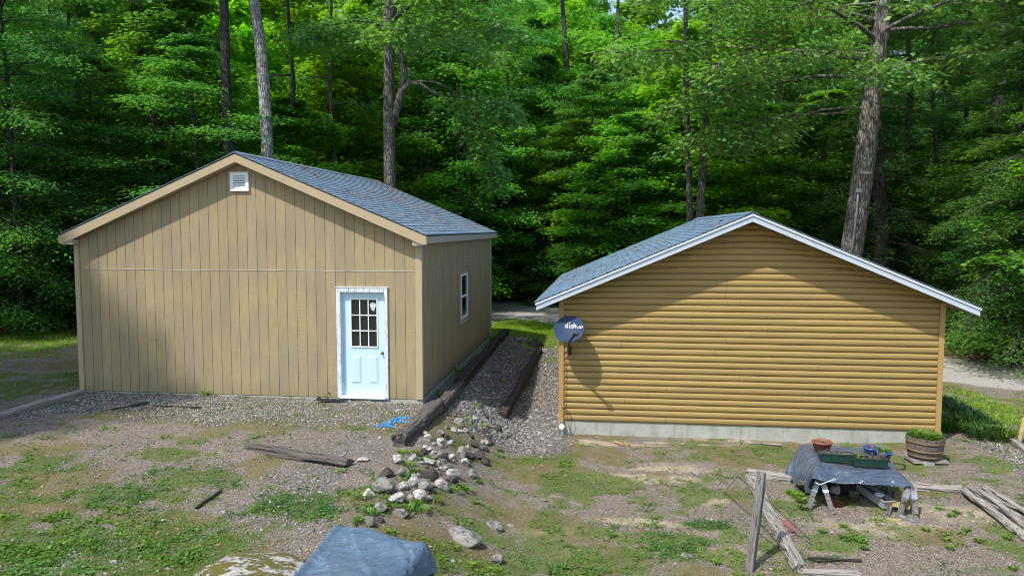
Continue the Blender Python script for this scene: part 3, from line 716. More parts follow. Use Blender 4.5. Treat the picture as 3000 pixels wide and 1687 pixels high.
for x in (-.035, 0, .035): b.lathe([(.0001, .03), (.018, .03), (.02, 0), (.016, -.03)], 10, (x, .0, .0))
o = b.build('feed_horn', M['darkmetal'], dish, lnb, (math.radians(-50), 0, 0))
b = MB(); b.tube([hub+Vector((0, .04, -.02)), Vector((br.x, br.y-.09, br.z+.10)), Vector((br.x, br.y-.09, br.z-.02))], .022, 10); b.build('mast', M['darkmetal'], dish)
b = MB(); b.box(br.x-.035, br.x+.035, br.y, br.y+.014, br.z-.07, br.z+.10); b.beam((br.x, br.y-.1, br.z-.04), (br.x, br.y, br.z-.04), .06, .02); b.beam((br.x, br.y-.1, br.z+.07), (br.x, br.y, br.z+.07), .09, .02); b.build('wall_bracket', M['darkmetal'], dish)
# cables and pipes at the cabin corner
def cab_pt(px, py, off=.05): return PY(px, py, CY-off)
def cable(name, pts, r, mat, label, cat):
    b = MB(); P0 = [Vector(p) for p in pts]; sm = []
    for i in range(len(P0)-1):
        p0, p1, p2, p3 = P0[max(i-1, 0)], P0[i], P0[i+1], P0[min(i+2, len(P0)-1)]
        for k in range(6):
            t = k/6; sm.append(.5*((2*p1)+(p2-p0)*t+(2*p0-5*p1+4*p2-p3)*t*t+(3*p1-p0-3*p2+p3)*t**3))
    sm.append(P0[-1]); o0 = sm[0]; b.tube([p-o0 for p in sm], r, 6); return tag(b.build(name, mat, loc=o0), label, cat)
cable('cable', [cab_pt(x, y, o) for x, y, o in ((1664, 1033, .06), (1657, 1044, .065), (1656, 1080, .065), (1655, 1130, .07), (1655, 1190, .065), (1658, 1222, .07), (1665, 1247, .06), (1666, 1254, .05))], .007, M['redcable'], 'orange red cable running down the left corner of the golden cabin', 'cable')
cable('cable', [cab_pt(x, y, o) for x, y, o in ((1645, 1194, .06), (1656, 1198, .08), (1668, 1210, .09), (1675, 1228, .09), (1672, 1250, .07), (1664, 1262, .06), (1660, 1272, .09))], .005, M['black'], 'thin black cable looping off the foot of the golden cabin corner', 'cable')
cable('conduit_pipe', [cab_pt(x, y, o) for x, y, o in ((1666, 1250, .05), (1666, 1262, .06), (1661, 1270, .09), (1650, 1274, .12))], .015, M['grey_pl'], 'short grey conduit elbow entering the ground below the dish', 'pipe')
pc = PY(1646, 1250, CY-.16)
t = empty('drain_pipe', pc, (0, 0, 0), 'grey drain pipe with round white cap at the foot of the cabin corner', 'pipe')
b = MB(); b.tube([(0, .02, 0), (0, .25, .04), (.0, .6, .10)], .05, 16); b.build('pipe', M['postwood'], t)
b = MB(); b.lathe([(.0001, .03), (.05, .03), (.058, .022), (.058, -.03)], 20); b.build('end_cap', M['vinyl'], t, (0, -.0, 0), (math.radians(80), 0, 0))

def roof_litter(x0, hw, y0, L, zf, sides, n, seed, label):
    rs = np.random.RandomState(seed); sg = rs.choice(sides, n); u = rs.rand(n*6)*hw; v = y0+rs.rand(n*6)*L; w = fbm(u*1.6+seed, v*1.1); k = np.argsort(-w+rs.rand(n*6)*.25)[:n]; u = u[k]; v = v[k]
    z = zf(u)+.022; a = rs.rand(n)*6.28; Ld = .03+.09*rs.rand(n)**2; d = np.stack([np.cos(a), np.sin(a), -.42*sg*np.cos(a)*1.0], 1)
    nn = np.stack([.42*sg+rs.randn(n)*.2, rs.randn(n)*.2, np.ones(n)], 1); nn /= np.linalg.norm(nn, axis=1)[:, None]; s = np.cross(d, nn); C = np.stack([x0+sg*u, v, z], 1); W_ = (.1+.25*rs.rand(n))[:, None]*Ld[:, None]
    V = np.stack([C, C+d*Ld[:, None]*.4+s*W_, C+d*Ld[:, None], C+d*Ld[:, None]*.4-s*W_], 1).reshape(-1, 3)
    o = npmesh('roof_litter', V, np.arange(4*n).reshape(n, 4), M['roofleaf'], rs.rand(n)); tag(o, label, 'leaf litter', kind='stuff')
t = NT('roof_debris', .8, .2); t.color(t.ramp(t.attr('rnd'), [(0, (.09, .05, .03)), (.6, (.25, .14, .07)), (1, (.42, .30, .18))])); M['roofleaf'] = t.m
roof_litter(GX-GW/2, h2, GY-.2, GL+.4, lambda u: PZ-SL*u, [1, 1, 1, -1], 1500, 4, 'brown needles and twigs lying on the garage roof')
roof_litter(CX+CW/2, hc+.4, CY-.4, CL+.8, lambda u: CPZ-CSL*u, [-1, -1, -1, 1], 900, 6, 'brown twigs and leaves lying on the cabin roof')

# ------------------------------------------------------------------ timbers
def timber_mesh(L, w, h, seed, rough=1., taper=1., ang=0):
    r = random.Random(seed); b = MB(); n = max(6, int(L/.09)); K = 24; vs = []
    groove = {k: r.uniform(.3, 1)*.02*rough for k in r.sample(range(K), 7)}
    ph = [r.uniform(0, 6) for _ in range(8)]
    for i in range(n+1):
        x = L*i/n; f = i/n; tp = 1+(taper-1)*f
        for k in range(K):
            a = 2*math.pi*(k+.5)/K; ca, sa = math.cos(a), math.sin(a); q = max(abs(ca), abs(sa)); q = 1/q*.93+.07
            g_ = 0
            if k in groove: g_ = groove[k]*max(0, math.sin(x*2.2/(.3+L)*3+ph[k % 8]))**.5 if math.sin(x*2.2/(.3+L)*3+ph[k % 8]) > 0 else 0
            e = 1
            if i in (0, n): e = .97
            n1 = (float(vn(np.array(x*9+seed), np.array(k*.7)))-.5)*.018*rough
            n2 = (float(vn(np.array(x*2+seed*3), np.array(k*.35+9)))-.5)*.035*rough
            Y = ca*q*(w/2+n1+n2-g_)*e*tp; Z = sa*q*(h/2+n1+n2-g_)*e*tp
            vs.append((x+(r.uniform(-.03, .03)*rough if i in (0, n) else 0), Y, Z))
    fs = [(i*K+k, i*K+(k+1) % K, (i+1)*K+(k+1) % K, (i+1)*K+k) for i in range(n) for k in range(K)]
    fs += [tuple(range(K-1, -1, -1)), tuple(range(n*K, n*K+K))]; b.add(vs, fs, False); return b
def timber(name, p0, p1, w, h, mat, label, cat, seed=1, rough=1., group=None, taper=1., roll=0., parent=None):
    p0 = Vector(p0); p1 = Vector(p1); d = p1-p0; L = d.length
    o = timber_mesh(L, w, h, seed, rough, taper).build(name, mat, parent)
    x = d.normalized(); y = Vector((0, 0, 1)).cross(x); y = y.normalized() if y.length > .1 else Vector((0, 1, 0)); z = x.cross(y)
    m = Matrix((x, y, z)).transposed().to_4x4() @ Matrix.Rotation(roll, 4, 'X'); m.translation = p0
    o.matrix_world = m
    return tag(o, label, cat, group)
def zz(x, y, d=0): return float(zg(x, y))+d
TX = -3.30
def T(y, dz=0., dx=0.): return (TX+dx, y, zz(TX-.12, y)+dz)
q0 = P(1169, 1290, -.05)
timber('railway_tie', (q0.x, q0.y, zz(q0.x-.2, q0.y)+.08), (P(1284, 1190, 0).x, P(1284, 1190, 0).y, .03), .23, .23, M['tie'], 'thickest weathered tie with split end, nearest in the row beside the tan garage', 'timber', 3, 1.5, 'ties edging the garage slope')
a1 = P(1284, 1190, 0); a2 = P(1343, 1126, 0); a3 = P(1405, 1054, 0); a4 = P(1452, 1000, 0); a5 = P(1482, 972, 0)
timber('railway_tie', (a1.x+.03, a1.y+.06, -.03), (a2.x+.02, a2.y, -.02), .205, .2, M['tie'], 'pale cracked tie, second in the row beside the tan garage', 'timber', 9, 1.2, 'ties edging the garage slope')
timber('railway_tie', (a2.x, a2.y+.05, .01), (a3.x, a3.y, .0), .235, .22, M['tiedark'], 'dark brown tie, third in the row beside the tan garage', 'timber', 12, 1., 'ties edging the garage slope')
timber('railway_tie', (a3.x+.02, a3.y+.05, -.01), (a4.x, a4.y, -.0), .22, .2, M['tiedark'], 'dark tie, fourth in the row, below the garage side window', 'timber', 15, 1., 'ties edging the garage slope')
timber('railway_tie', (a4.x, a4.y+.05, -.0), (a5.x, a5.y, .0), .23, .21, M['tiedark'], 'farthest dark tie at the back corner of the tan garage', 'timber', 19, .8, 'ties edging the garage slope')
g1 = G(1474, 1226); g2 = G(1579, 1030)
timber('railway_tie', g1+Vector((0, 0, .07)), g2+Vector((0, 0, .05)), .18, .18, M['tiedark'], 'long narrow dark tie sunk in the gravel slope between the two buildings', 'timber', 23, 1.)
p0 = G(-60, 1245); p1 = G(238, 1156)
timber('garden_timber', p0+Vector((0, 0, .05)), p1+Vector((0, 0, .03)), .2, .16, M['greywood'], 'long grey timber from the left frame edge to the garage corner', 'timber', 31, .6)
timber('plank', G(728, 1312, .02), G(1023, 1366, .05), .16, .09, M['tie'], 'short dark weathered plank lying in weeds in front of the garage', 'plank', 33, 1., taper=1.1)
timber('plank', G(-30, 957, .05), G(108, 934, .05), .14, .05, M['greywood'], 'grey plank with lighter face lying on leaf litter left of the garage', 'plank', 35, .5)
timber('plank', G(60, 950, .09), G(150, 928, .07), .10, .04, M['greywood'], 'thinner grey plank resting across another left of the garage', 'plank', 36, .5)
timber('garden_timber', G(2188, 1396, .06), G(2320, 1412, .05), .16, .14, M['greywood'], 'short grey timber behind the leaning post, left of the covered table', 'timber', 41, .7)
timber('garden_timber', G(2203, 1420, .06), G(2342, 1676, .06), .17, .13, M['greywood'], 'long pale grey timber lying diagonally behind the leaning post', 'timber', 43, 1.)
timber('garden_timber', G(2668, 1432, .06), G(2820, 1445, .05), .16, .13, M['greywood'], 'grey timber to the right of the covered table', 'timber', 45, .9)
bt = empty('broken_tie', G(2822, 1445), (0, 0, 0), 'broken railway tie split into grey slabs at the right edge of the yard', 'timber')
w_ = bt.location.copy()
bpy.context.view_layer.update()
for (x0, y0, x1, y1, wd, hh, sd_) in ((2818, 1446, 3030, 1600, .12, .09, 51), (2842, 1440, 3060, 1580, .13, .13, 52), (2885, 1440, 3090, 1560, .12, .08, 53), (2880, 1458, 2935, 1490, .07, .1, 54)):
    o = timber('slab', G(x0, y0, .06), G(x1, y1, .07), wd, hh, M['greywood'], None, None, sd_, 1.8); o.parent = bt; o.matrix_parent_inverse = Matrix.Translation(-w_)
pb = G(2195, 1672)
timber('fence_post', pb+Vector((0, 0, -.05)), PD(2232, 1383, 10.0), .10, .10, M['postwood'], 'upright grey wooden post leaning right in front of the diagonal timber', 'post', 55, .5)
timber('garden_timber', G(2350, 1690, .05), G(2520, 1697, .04), .13, .1, M['greywood'], 'bit of grey timber cut by the bottom edge below the leaning post', 'timber', 57, .6)
timber('garden_timber', G(2820, 1192, .05), G(2925, 1262, .04), .14, .12, M['tie'], 'dark edging timber beside the lily bed right of the cabin', 'timber', 59, .8)
timber('garden_timber', G(2925, 1264, .04), G(3010, 1330, .04), .12, .1, M['greywood'], 'thin grey edging timber at the right frame edge beyond the barrel', 'timber', 60, .8)
timber('stake', G(2985, 1300, 0.), PD(3002, 1225, 15.0), .07, .05, M['ply'], 'yellow wooden stake standing at the right frame edge', 'stake', 61, .3)
timber('plank', G(2182, 1297, .02), G(2290, 1306, .02), .06, .03, M['greywood'], 'thin grey stick lying in front of the cabin foundation', 'plank', 63, .5)
timber('plank', G(2245, 1284, .03), G(2313, 1288, .03), .09, .05, M['greywood'], 'short grey board against the cabin foundation', 'plank', 64, .5)
timber('stick', G(1800, 1297, .03), G(1827, 1307, .03), .05, .04, M['ply'], 'longer tan stick lying in the grass before the cabin', 'stick', 65, .5)
timber('stick', G(1828, 1300, .03), G(1843, 1309, .03), .05, .05, M['ply'], 'short broken tan stick beside the longer one before the cabin', 'stick', 66, .5)
timber('stick', G(2026, 1385, .02), G(2048, 1396, .02), .035, .03, M['greywood'], 'small grey stick on the sand in the middle of the yard', 'stick', 67, .5)
timber('stick', G(2370, 1640, .02), G(2520, 1647, .02), .03, .025, M['tiedark'], 'long thin brown twig on bare ground below the covered table', 'stick', 68, 1.)
timber('stick', G(575, 1490, .02), G(650, 1442, .03), .025, .02, M['tiedark'], 'thin dark stick among weeds in the left foreground', 'stick', 69, 1.)
timber('stick', G(330, 1202, .02), G(435, 1183, .03), .05, .03, M['tiedark'], 'dark branch lying on gravel below the left part of the garage', 'stick', 70, 1.2)
timber('stick', G(460, 1192, .02), G(590, 1197, .02), .03, .02, M['tiedark'], 'thin brown stick on gravel below the middle of the garage', 'stick', 71, 1.2)
# grate by the door
gp = G(972, 1178, .02)
gr = empty('drain_grate', gp, (0, .12, .30), 'black plastic grating leaning by the garage door step', 'grate')
b = MB()
for k in range(13): b.box(-.02+k*.025, -.008+k*.025, -.10, .10, 0, .03)
b.box(-.02, .31, -.112, -.1005, 0, .03); b.box(-.02, .31, .1005, .112, 0, .03); b.build('grating', M['black'], gr)
b = MB(); n_ = 8; vs = [(-.30+.28*i/n_, -.12+.24*j/n_, .02*math.sin(i*1.3)*math.sin(j)+.02) for i in range(n_+1) for j in range(n_+1)]
b.add(vs, [(i*9+j, (i+1)*9+j, (i+1)*9+j+1, i*9+j+1) for i in range(n_) for j in range(n_)], True); b.build('rubber_flap', M['black'], gr)
# shreds of blue tarp
for k, (px, py, a, s_c) in enumerate(((1155, 1240, .3, .20), (1172, 1229, .5, .17), (1130, 1251, .1, .16))):
    r = random.Random(k); b = MB(); c0 = G(px, py, .03); n_ = 12; vs = []
    for i in range(n_+1):
        f = i/n_*2-1; w = .006+.026*abs(math.sin(i*1.9+k))*r.uniform(.4, 1.2)
        for e in (-1, 1): vs.append((f*s_c, e*w+.05*math.sin(f*3+k), .015*math.sin(i*2.1)+.01*e))
    b.add(vs, [(2*i, 2*i+2, 2*i+3, 2*i+1) for i in range(n_)])
    tag(b.build('tarp_scrap', M['bluecloth'], loc=c0, rot=(0, 0, a)), 'bright blue tattered tarp scrap on gravel beside the thickest tie', 'tarp scrap', 'shreds of blue tarp')

# ------------------------------------------------------------------ rocks
import bmesh
def rock_me(seed, cuts=13, flat=1.):
    r = random.Random(seed); bm = bmesh.new(); bmesh.ops.create_icosphere(bm, subdivisions=4, radius=1.)
    pl = []
    for _ in range(cuts):
        v = Vector((r.gauss(0, 1), r.gauss(0, 1), r.gauss(0, 1))).normalized(); pl.append((v, r.uniform(.5, .86)))
    for v in bm.verts:
        for n_, d in pl:
            e = v.co.dot(n_)-d
            if e > 0: v.co -= n_*e
        c = v.co; v.co = c*(1+.10*(float(vn(np.array(c.x*2+seed*5.1), np.array(c.y*2+c.z*1.7)))-.5)+.05*(float(vn(np.array(c.x*7+seed), np.array(c.z*7+c.y*5)))-.5))
    me = bpy.data.meshes.new('rock'); bm.to_mesh(me); bm.free()
    me.polygons.foreach_set('use_smooth', [True]*len(me.polygons)); me.update(); return me
RM = [rock_me(s) for s in range(8)]
def rock(px, py, wpx, kind, label, group=None, seed=0, hz=.7, name='stone', bury=.25):
    r = random.Random(seed*13+int(px)); g0 = G(px, py+wpx*.18); D = -g0.x*s_+g0.y*c_; w = wpx/F*D/2
    me = RM[r.randrange(8)].copy(); me.materials.clear(); me.materials.append(M['rock_'+kind])
    o = bpy.data.objects.new(name, me); COL.objects.link(o)
    sy = r.uniform(.75, 1.0)
    o.scale = (w*1.08, w*sy*1.05, w*hz*r.uniform(.85, 1.1)); o.rotation_euler = (r.uniform(-.25, .25), r.uniform(-.25, .25), r.choice((0, math.pi))+r.uniform(-.5, .5))
    o.location = (g0.x, g0.y, g0.z+w*hz*(1-bury*2)*.8)
    return tag(o, label, 'rock', group)
ST = [(1165, 635, 105, 'd'), (1300, 740, 90, 'l'), (1025, 800, 95, 'l'), (1245, 830, 115, 'l'), (1385, 700, 115, 'l'), (1475, 740, 130, 'g'), (1440, 820, 125, 'l'), (1610, 735, 105, 'l'), (1700, 640, 105, 'l'), (1700, 690, 80, 'd'),
      (1285, 625, 70, 'g'), (1265, 530, 100, 'l'), (1380, 515, 75, 'l'), (1455, 475, 90, 'd'), (1495, 440, 80, 'l'), (1505, 545, 85, 'l'), (1490, 590, 55, 'd'), (1510, 655, 110, 'd'), (1605, 490, 105, 'g'), (1760, 480, 110, 'g'),
      (1830, 500, 75, 'd'), (1905, 495, 95, 'd'), (1945, 545, 80, 'd'), (1870, 415, 80, 'd'), (1965, 360, 65, 'd'), (1925, 390, 36, 'l'), (1672, 395, 60, 'l'), (1600, 385, 75, 'l'), (1590, 320, 60, 'g'), (1700, 295, 58, 'l'),
      (1790, 297, 48, 'l'), (1640, 345, 60, 'd'), (1490, 360, 62, 'l'), (1730, 225, 70, 'l'), (1865, 200, 50, 'l'), (2045, 280, 70, 'd'), (1945, 315, 70, 'd'), (1985, 395, 55, 'd'), (1835, 640, 95, 'g'), (1790, 545, 80, 'l'),
      (1740, 735, 45, 'd'), (1690, 505, 60, 'l'), (1560, 570, 45, 'l'), (1600, 600, 50, 'l'), (1540, 480, 50, 'l'), (1660, 580, 45, 'g'), (1410, 610, 40, 'g'), (1560, 620, 35, 'l'), (1350, 650, 40, 'g'), (1840, 350, 45, 'd'), (1640, 270, 40, 'g'), (1760, 255, 40, 'g'), (1905, 250, 45, 'g'), (1960, 190, 40, 'd'), (1470, 320, 40, 'l'), (1540, 400, 40, 'l'), (1880, 460, 45, 'g'), (1950, 450, 50, 'd')]
RM2 = None
LBL = {'l': ('pale grey field stone in the loose pile below the thickest tie', 'pale stones in the pile'), 'g': ('mid grey speckled field stone in the loose pile below the thickest tie', 'grey stones in the pile'), 'd': ('dark brown field stone in the loose pile below the thickest tie', 'dark stones in the pile')}
rs_ = random.Random(77)
for k in range(60):
    f = rs_.random(); x = 1280+620*f+rs_.uniform(-130, 190); y = 820-600*f+rs_.uniform(-90, 120); ST.append((x, y, rs_.uniform(24, 48), rs_.choice('lllggd')))
for k, (x, y, w, kd) in enumerate(ST): rock(700+x/2.699, 1150+y/2.699, w/2.699*1.25, kd, LBL[kd][0], LBL[kd][1], seed=k, hz=.85, bury=.24)
def R(x, y, w, *a, **k): return rock(700+x/2.699, 1150+y/2.699, w/2.699, *a, **k)
R(1140, 740, 215, 'g', 'largest blocky grey stone at the left foot of the stone pile', seed=71, hz=.62, bury=.1)
R(1130, 910, 120, 'g', 'upper left of three speckled stones below the pile, behind the tarp', seed=72, hz=.8, bury=.15)
R(1290, 945, 150, 'g', 'wide dark speckled stone on the right of three below the pile', seed=73, hz=.55, bury=.15)
R(1040, 1025, 125, 'g', 'rounded speckled stone just behind the foreground tarp', seed=74, hz=.85, bury=.12)
R(1115, 1000, 85, 'd', 'small dark stone wedged beside a rounded speckled one behind the tarp', seed=75, hz=.7)
R(985, 515, 125, 'l', 'flat pale stone near the end of the short dark plank', seed=76, hz=.35, bury=.2)
R(1760, 1100, 330, 'g', 'large half buried lichened boulder in the middle foreground', seed=77, hz=.42, bury=.33, name='boulder')
R(2015, 1035, 165, 'g', 'flat grey lichened rock behind the middle foreground boulder', seed=78, hz=.4, bury=.2)
R(2140, 1042, 65, 'l', 'small pale stone touching the flat lichened rock', seed=79, hz=.4)
R(2048, 1315, 120, 'g', 'lone rounded grey stone near the bottom middle of the yard', seed=80, hz=.7, bury=.2)
R(1690, 1325, 55, 'l', 'small pink white stone at the bottom, right of the foreground tarp', seed=81, hz=.5)
rock(1595, 1460, 30, 'l', 'flat pale stone half sunk in the mossy middle of the yard', seed=82, hz=.25)
rock(2012, 1622, 44, 'g', 'flat grey stone beside the dark green weed patch', seed=83, hz=.25)
rock(1565, 1003, 60, 'd', 'dark jagged stone on top of the slope between the buildings', seed=84, hz=.5)
rock(1530, 995, 40, 'g', 'grey stone at the top of the slope by the farthest tie', seed=85, hz=.6)
rock(1600, 1025, 50, 'g', 'long low grey stone at the far end of the narrow tie', seed=86, hz=.4)
rock(2585, 1532, 20, 'l', 'small pale stone on the sand in front of the right sawhorse', seed=87, hz=.6)
rock(2438, 1558, 12, 'l', 'tiny yellowish stone below the left sawhorse', seed=88, hz=.8)
tag(rock(2655, 1512, 60, 'g', None, seed=89, hz=.25), 'flat grey stone under the right sawhorse', 'rock')
o = timber('paving_slab', G(2295, 1527, .0), G(2300, 1560, .02), .28, .05, M['redbrick'], 'broken dull red slab beside the diagonal timber', 'slab', 91, .5)
# big mossy boulder cut by the bottom edge
t = NT('mossy_granite', .9, .15)
n1 = t.noise(t.mp(t.obj, (1, 1.6, 1)), 3.0, 9, .72, .4); n2 = t.noise(t.obj, 30, 5, .8)
c = t.mix(t.ramp(n2, [(.35, 0), (.65, 1)]), (.55, .52, .48), (.33, .31, .29)); c = t.mix(t.ramp(t.noise(t.obj, 5, 6, .7), [(.55, 0), (.62, .8)]), c, (.13, .12, .12))
ms = t.mix(n2, (.085, .095, .02), (.17, .14, .035)); mm = t.ramp(n1, [(.475, 0), (.505, 1)]); c = t.mix(mm, c, ms)
t.color(c); t.bump(t.math('ADD', n2, t.math('MULTIPLY', mm, 1.5)), .8, .03)
bm = bmesh.new(); bmesh.ops.create_icosphere(bm, subdivisions=5, radius=1.)
for v in bm.verts:
    c = v.co; e = .16*(float(fbm(np.array(c.x*1.6+3), np.array(c.y*1.6+c.z+8)))-.5)*2+.03*(float(fbm(np.array(c.x*8+3), np.array(c.y*8+8)))-.5); v.co = c*(1+e)
me = bpy.data.meshes.new('boulder'); bm.to_mesh(me); bm.free(); me.materials.append(t.m); me.polygons.foreach_set('use_smooth', [True]*len(me.polygons))
o = bpy.data.objects.new('boulder', me); COL.objects.link(o); g0 = G(745, 1672); o.location = (g0.x, g0.y-.1, g0.z-.02); o.scale = (.62, .56, .17)
tag(o, 'broad low boulder of white granite patched with olive moss in the foreground', 'rock')

# ------------------------------------------------------------------ tarp covered heap in the foreground
def grid_surface(ctrl, nu, nv, fn=None):
    """ctrl rows x cols of Vectors -> smooth catmull grid"""
    C = np.array([[list(p) for p in row] for row in ctrl], float)
    def cr(A, n):
        m = len(A); out = []
        for i in range(m-1):
            p0, p1, p2, p3 = A[max(i-1, 0)], A[i], A[i+1], A[min(i+2, m-1)]
            for k in range(n):
                t = k/n; out.append(p1*1+(.5*(p2-p0))*t+(p0-2.5*p1+2*p2-.5*p3)*t*t+(-.5*p0+1.5*p1-1.5*p2+.5*p3)*t**3)
        out.append(A[-1]); return np.array(out)
    C = cr(C, nu); C = cr(C.transpose(1, 0, 2), nv).transpose(1, 0, 2)
    if fn is not None: C = fn(C)
    return C
def grid_obj(C, name, mat, parent=None, thick=.004, loc=None, smooth=True):
    h, w = C.shape[:2]; V = C.reshape(-1, 3)
    if loc is not None: V = V-np.array(loc)
    I = np.arange(h*w).reshape(h, w); Fq = np.stack([I[:-1, :-1], I[:-1, 1:], I[1:, 1:], I[1:, :-1]], -1).reshape(-1, 4)
    o = npmesh(name, V, Fq, mat, smooth=smooth, parent=parent)
    if loc is not None and parent is None: o.location = loc
    m = o.modifiers.new('thickness', 'SOLIDIFY'); m.thickness = thick; m.offset = 0
    return o
def topP(px, py, z): return np.array(P(px, py, z))
A = topP(996, 1548, .16); B = topP(1252, 1604, .10)
ctrl = []
for i, f in enumerate((0, .02, .3, .6, .9, 1.25, 1.6)):
    L_ = A+np.array([-.02*i, -1.9*f, .03*math.sin(i*1.7)]); Rr = B+np.array([.04*i-.15*(f > .1), -1.9*f, .04*math.sin(i*2.1+1)-.02*f])
    row = []
    for j, gq in enumerate((-.02, 0., .12, .35, .6, .8, .97, 1.02)):
        p = L_*(1-gq)+Rr*gq; p[2] += .05*math.sin(gq*math.pi)*(1 if i > 0 else .3)+.02*math.sin(i*2.3+j*1.9)
        if j == 0: p[2] = -.33; p[0] -= .10
        if j == 7: p[2] = -.10-.06*math.sin(i*1.9); p[0] += .02+.06*math.sin(i*2.7)
        if i == 0: p = p.copy(); p[2] = min(p[2], -.33) if j < 7 else -.25; p[1] += .10
        row.append(p)
    ctrl.append(row)
def wr(C):
    x, y = C[..., 0], C[..., 1]
    C[..., 2] += (fbm(x*2.2+y, y*2, 2)-.5)*.05+.012*(1-np.abs(np.sin((x*1.0+y*.55)*7+3*fbm(x*1.5, y*1.5))))**4
    C[..., 0] += (fbm(C[..., 2]*7+3, y*8, 3)-.5)*.05*(C[..., 2] < .05)
    for kx, ky, m_, a_, fo in ((B[0]-.10, B[1]-.28, 5, .030, .45), (A[0]+.05, A[1]-.9, 4, .018, .5), (B[0]-.35, B[1]-.9, 6, .022, .4)):
        th = np.arctan2(y-ky, x-kx); d = np.hypot(x-kx, y-ky); C[..., 2] += a_*(np.abs(np.sin(th*m_*.5+kx*3))**.7-.6)*np.exp(-d/fo)*np.minimum(1, d/.08)*(C[..., 2] > -.02)
    return C
C = grid_surface(ctrl, 18, 18, wr)
base = Vector((float(A[0]+.4), float(A[1]-.8), -.38))
tp = empty('covered_heap', base, (0, 0, 0), 'low heap under a wrinkled faded blue grey tarp at the bottom edge', 'tarp')
grid_obj(C, 'tarp', M['tarp'], tp, .006, base)
b = MB(); a_ = Vector(A)-base; b_ = Vector(B)-base
b.prism([(a_.x+.05, a_.y-.06), (b_.x-.20, b_.y-.06), (b_.x-.16, b_.y-2.6), (a_.x-.05, a_.y-2.6)], -.08, .36, 'z'); b.build('box', M['tiedark'], tp)

# ------------------------------------------------------------------ covered work table
def sawhorse(feet, top, dirv, L, label):
    f0, f1 = feet; c = (f0+f1)/2; r_ = empty('sawhorse', (c.x, c.y, c.z), (0, 0, 0), label, 'sawhorse', None)
    o_ = Vector((c.x, c.y, c.z)); tp_ = Vector(top)-o_; d = Vector(dirv).normalized(); pr = Vector((d.y, -d.x, 0)); hw = (f1-f0).length/2
    b = MB(); b.beam(tp_-d*.06, tp_+d*L, .045, .09); b.build('rail', M['postwood'], r_)
    for e in (0, 1):
        q = tp_+d*(L*e*.92)
        for sgn in (-1, 1):
            ft = (f0 if sgn < 0 else f1)-o_ if e == 0 else d*(L*.95)+pr*(sgn*hw)
            ft = Vector(ft); 
            if e: w2 = o_+ft; ft.z = zz(w2.x, w2.y)-o_.z
            qq = q+pr*(sgn*.035)+Vector((0, 0, -.0)); 
            b = MB(); b.beam(ft, qq, .07, .038, d); b.build('leg', M['postwood'], r_)
            b = MB(); u = (ft-qq).normalized(); b.beam(qq+u*.0, qq+u*.19, .082, .048, d); b.build('bracket', M['metal'], r_)
    return r_
lt = PD(2402, 1408, 11.75); rt = PD(2668, 1428, 11.45)
sawhorse((G(2366, 1496), G(2441, 1506)), lt, (.05, 1, 0), .95, 'left grey sawhorse holding up the tarp covered table')
sawhorse((G(2632, 1517), G(2684, 1524)), rt, (-.05, 1, 0), 1.0, 'right grey sawhorse with metal brackets under the tarp covered table')
TZ = -.22
tb = empty('tarp_table', G(2500, 1440), (0, 0, 0), 'board on sawhorses under a draped silver grey tarp beside the cabin', 'table')
to = tb.location.copy()
def dpt(px, py, D): return np.array(PD(px, py, D))
ctrl = [
 [dpt(2322, 1420, 13.4), dpt(2330, 1420, 13.4), dpt(2352, 1420, 13.3), dpt(2400, 1420, 13.3), dpt(2470, 1420, 13.3), dpt(2540, 1380, 13.3), dpt(2600, 1352, 13.2)],  # unseen back drape, added to stop light coming in from behind
 [dpt(2308, 1385, 13.35), dpt(2325, 1340, 13.2), dpt(2349, 1312, 13.1), dpt(2400, 1312, 13.1), dpt(2470, 1318, 13.1), dpt(2545, 1324, 13.1), dpt(2606, 1342, 13.0)],
 [dpt(2304, 1392, 12.9), dpt(2318, 1355, 12.9), dpt(2347, 1302, 13.0), dpt(2400, 1303, 13.0), dpt(2470, 1308, 13.0), dpt(2550, 1314, 13.), dpt(2600, 1335, 12.75)],
 [dpt(2322, 1408, 12.6), dpt(2330, 1370, 12.65), dpt(2362, 1322, 12.6), dpt(2410, 1324, 12.6), dpt(2480, 1330, 12.6), dpt(2560, 1338, 12.55), dpt(2612, 1350, 12.4)],
 [dpt(2353, 1424, 12.15), dpt(2352, 1385, 12.15), dpt(2388, 1350, 12.15), dpt(2440, 1355, 12.08), dpt(2500, 1362, 12.05), dpt(2560, 1367, 12.0), dpt(2628, 1371, 11.95)],
 [dpt(2372, 1440, 11.95), dpt(2372, 1400, 11.9), dpt(2391, 1368, 11.8), dpt(2445, 1385, 11.8), dpt(2510, 1384, 11.75), dpt(2580, 1390, 11.7), dpt(2652, 1393, 11.65)],
 [dpt(2378, 1420, 11.7), dpt(2380, 1400, 11.6), dpt(2386, 1391, 11.55), dpt(2442, 1409, 11.55), dpt(2512, 1412, 11.5), dpt(2600, 1415, 11.4), dpt(2674, 1415, 11.4)],
]
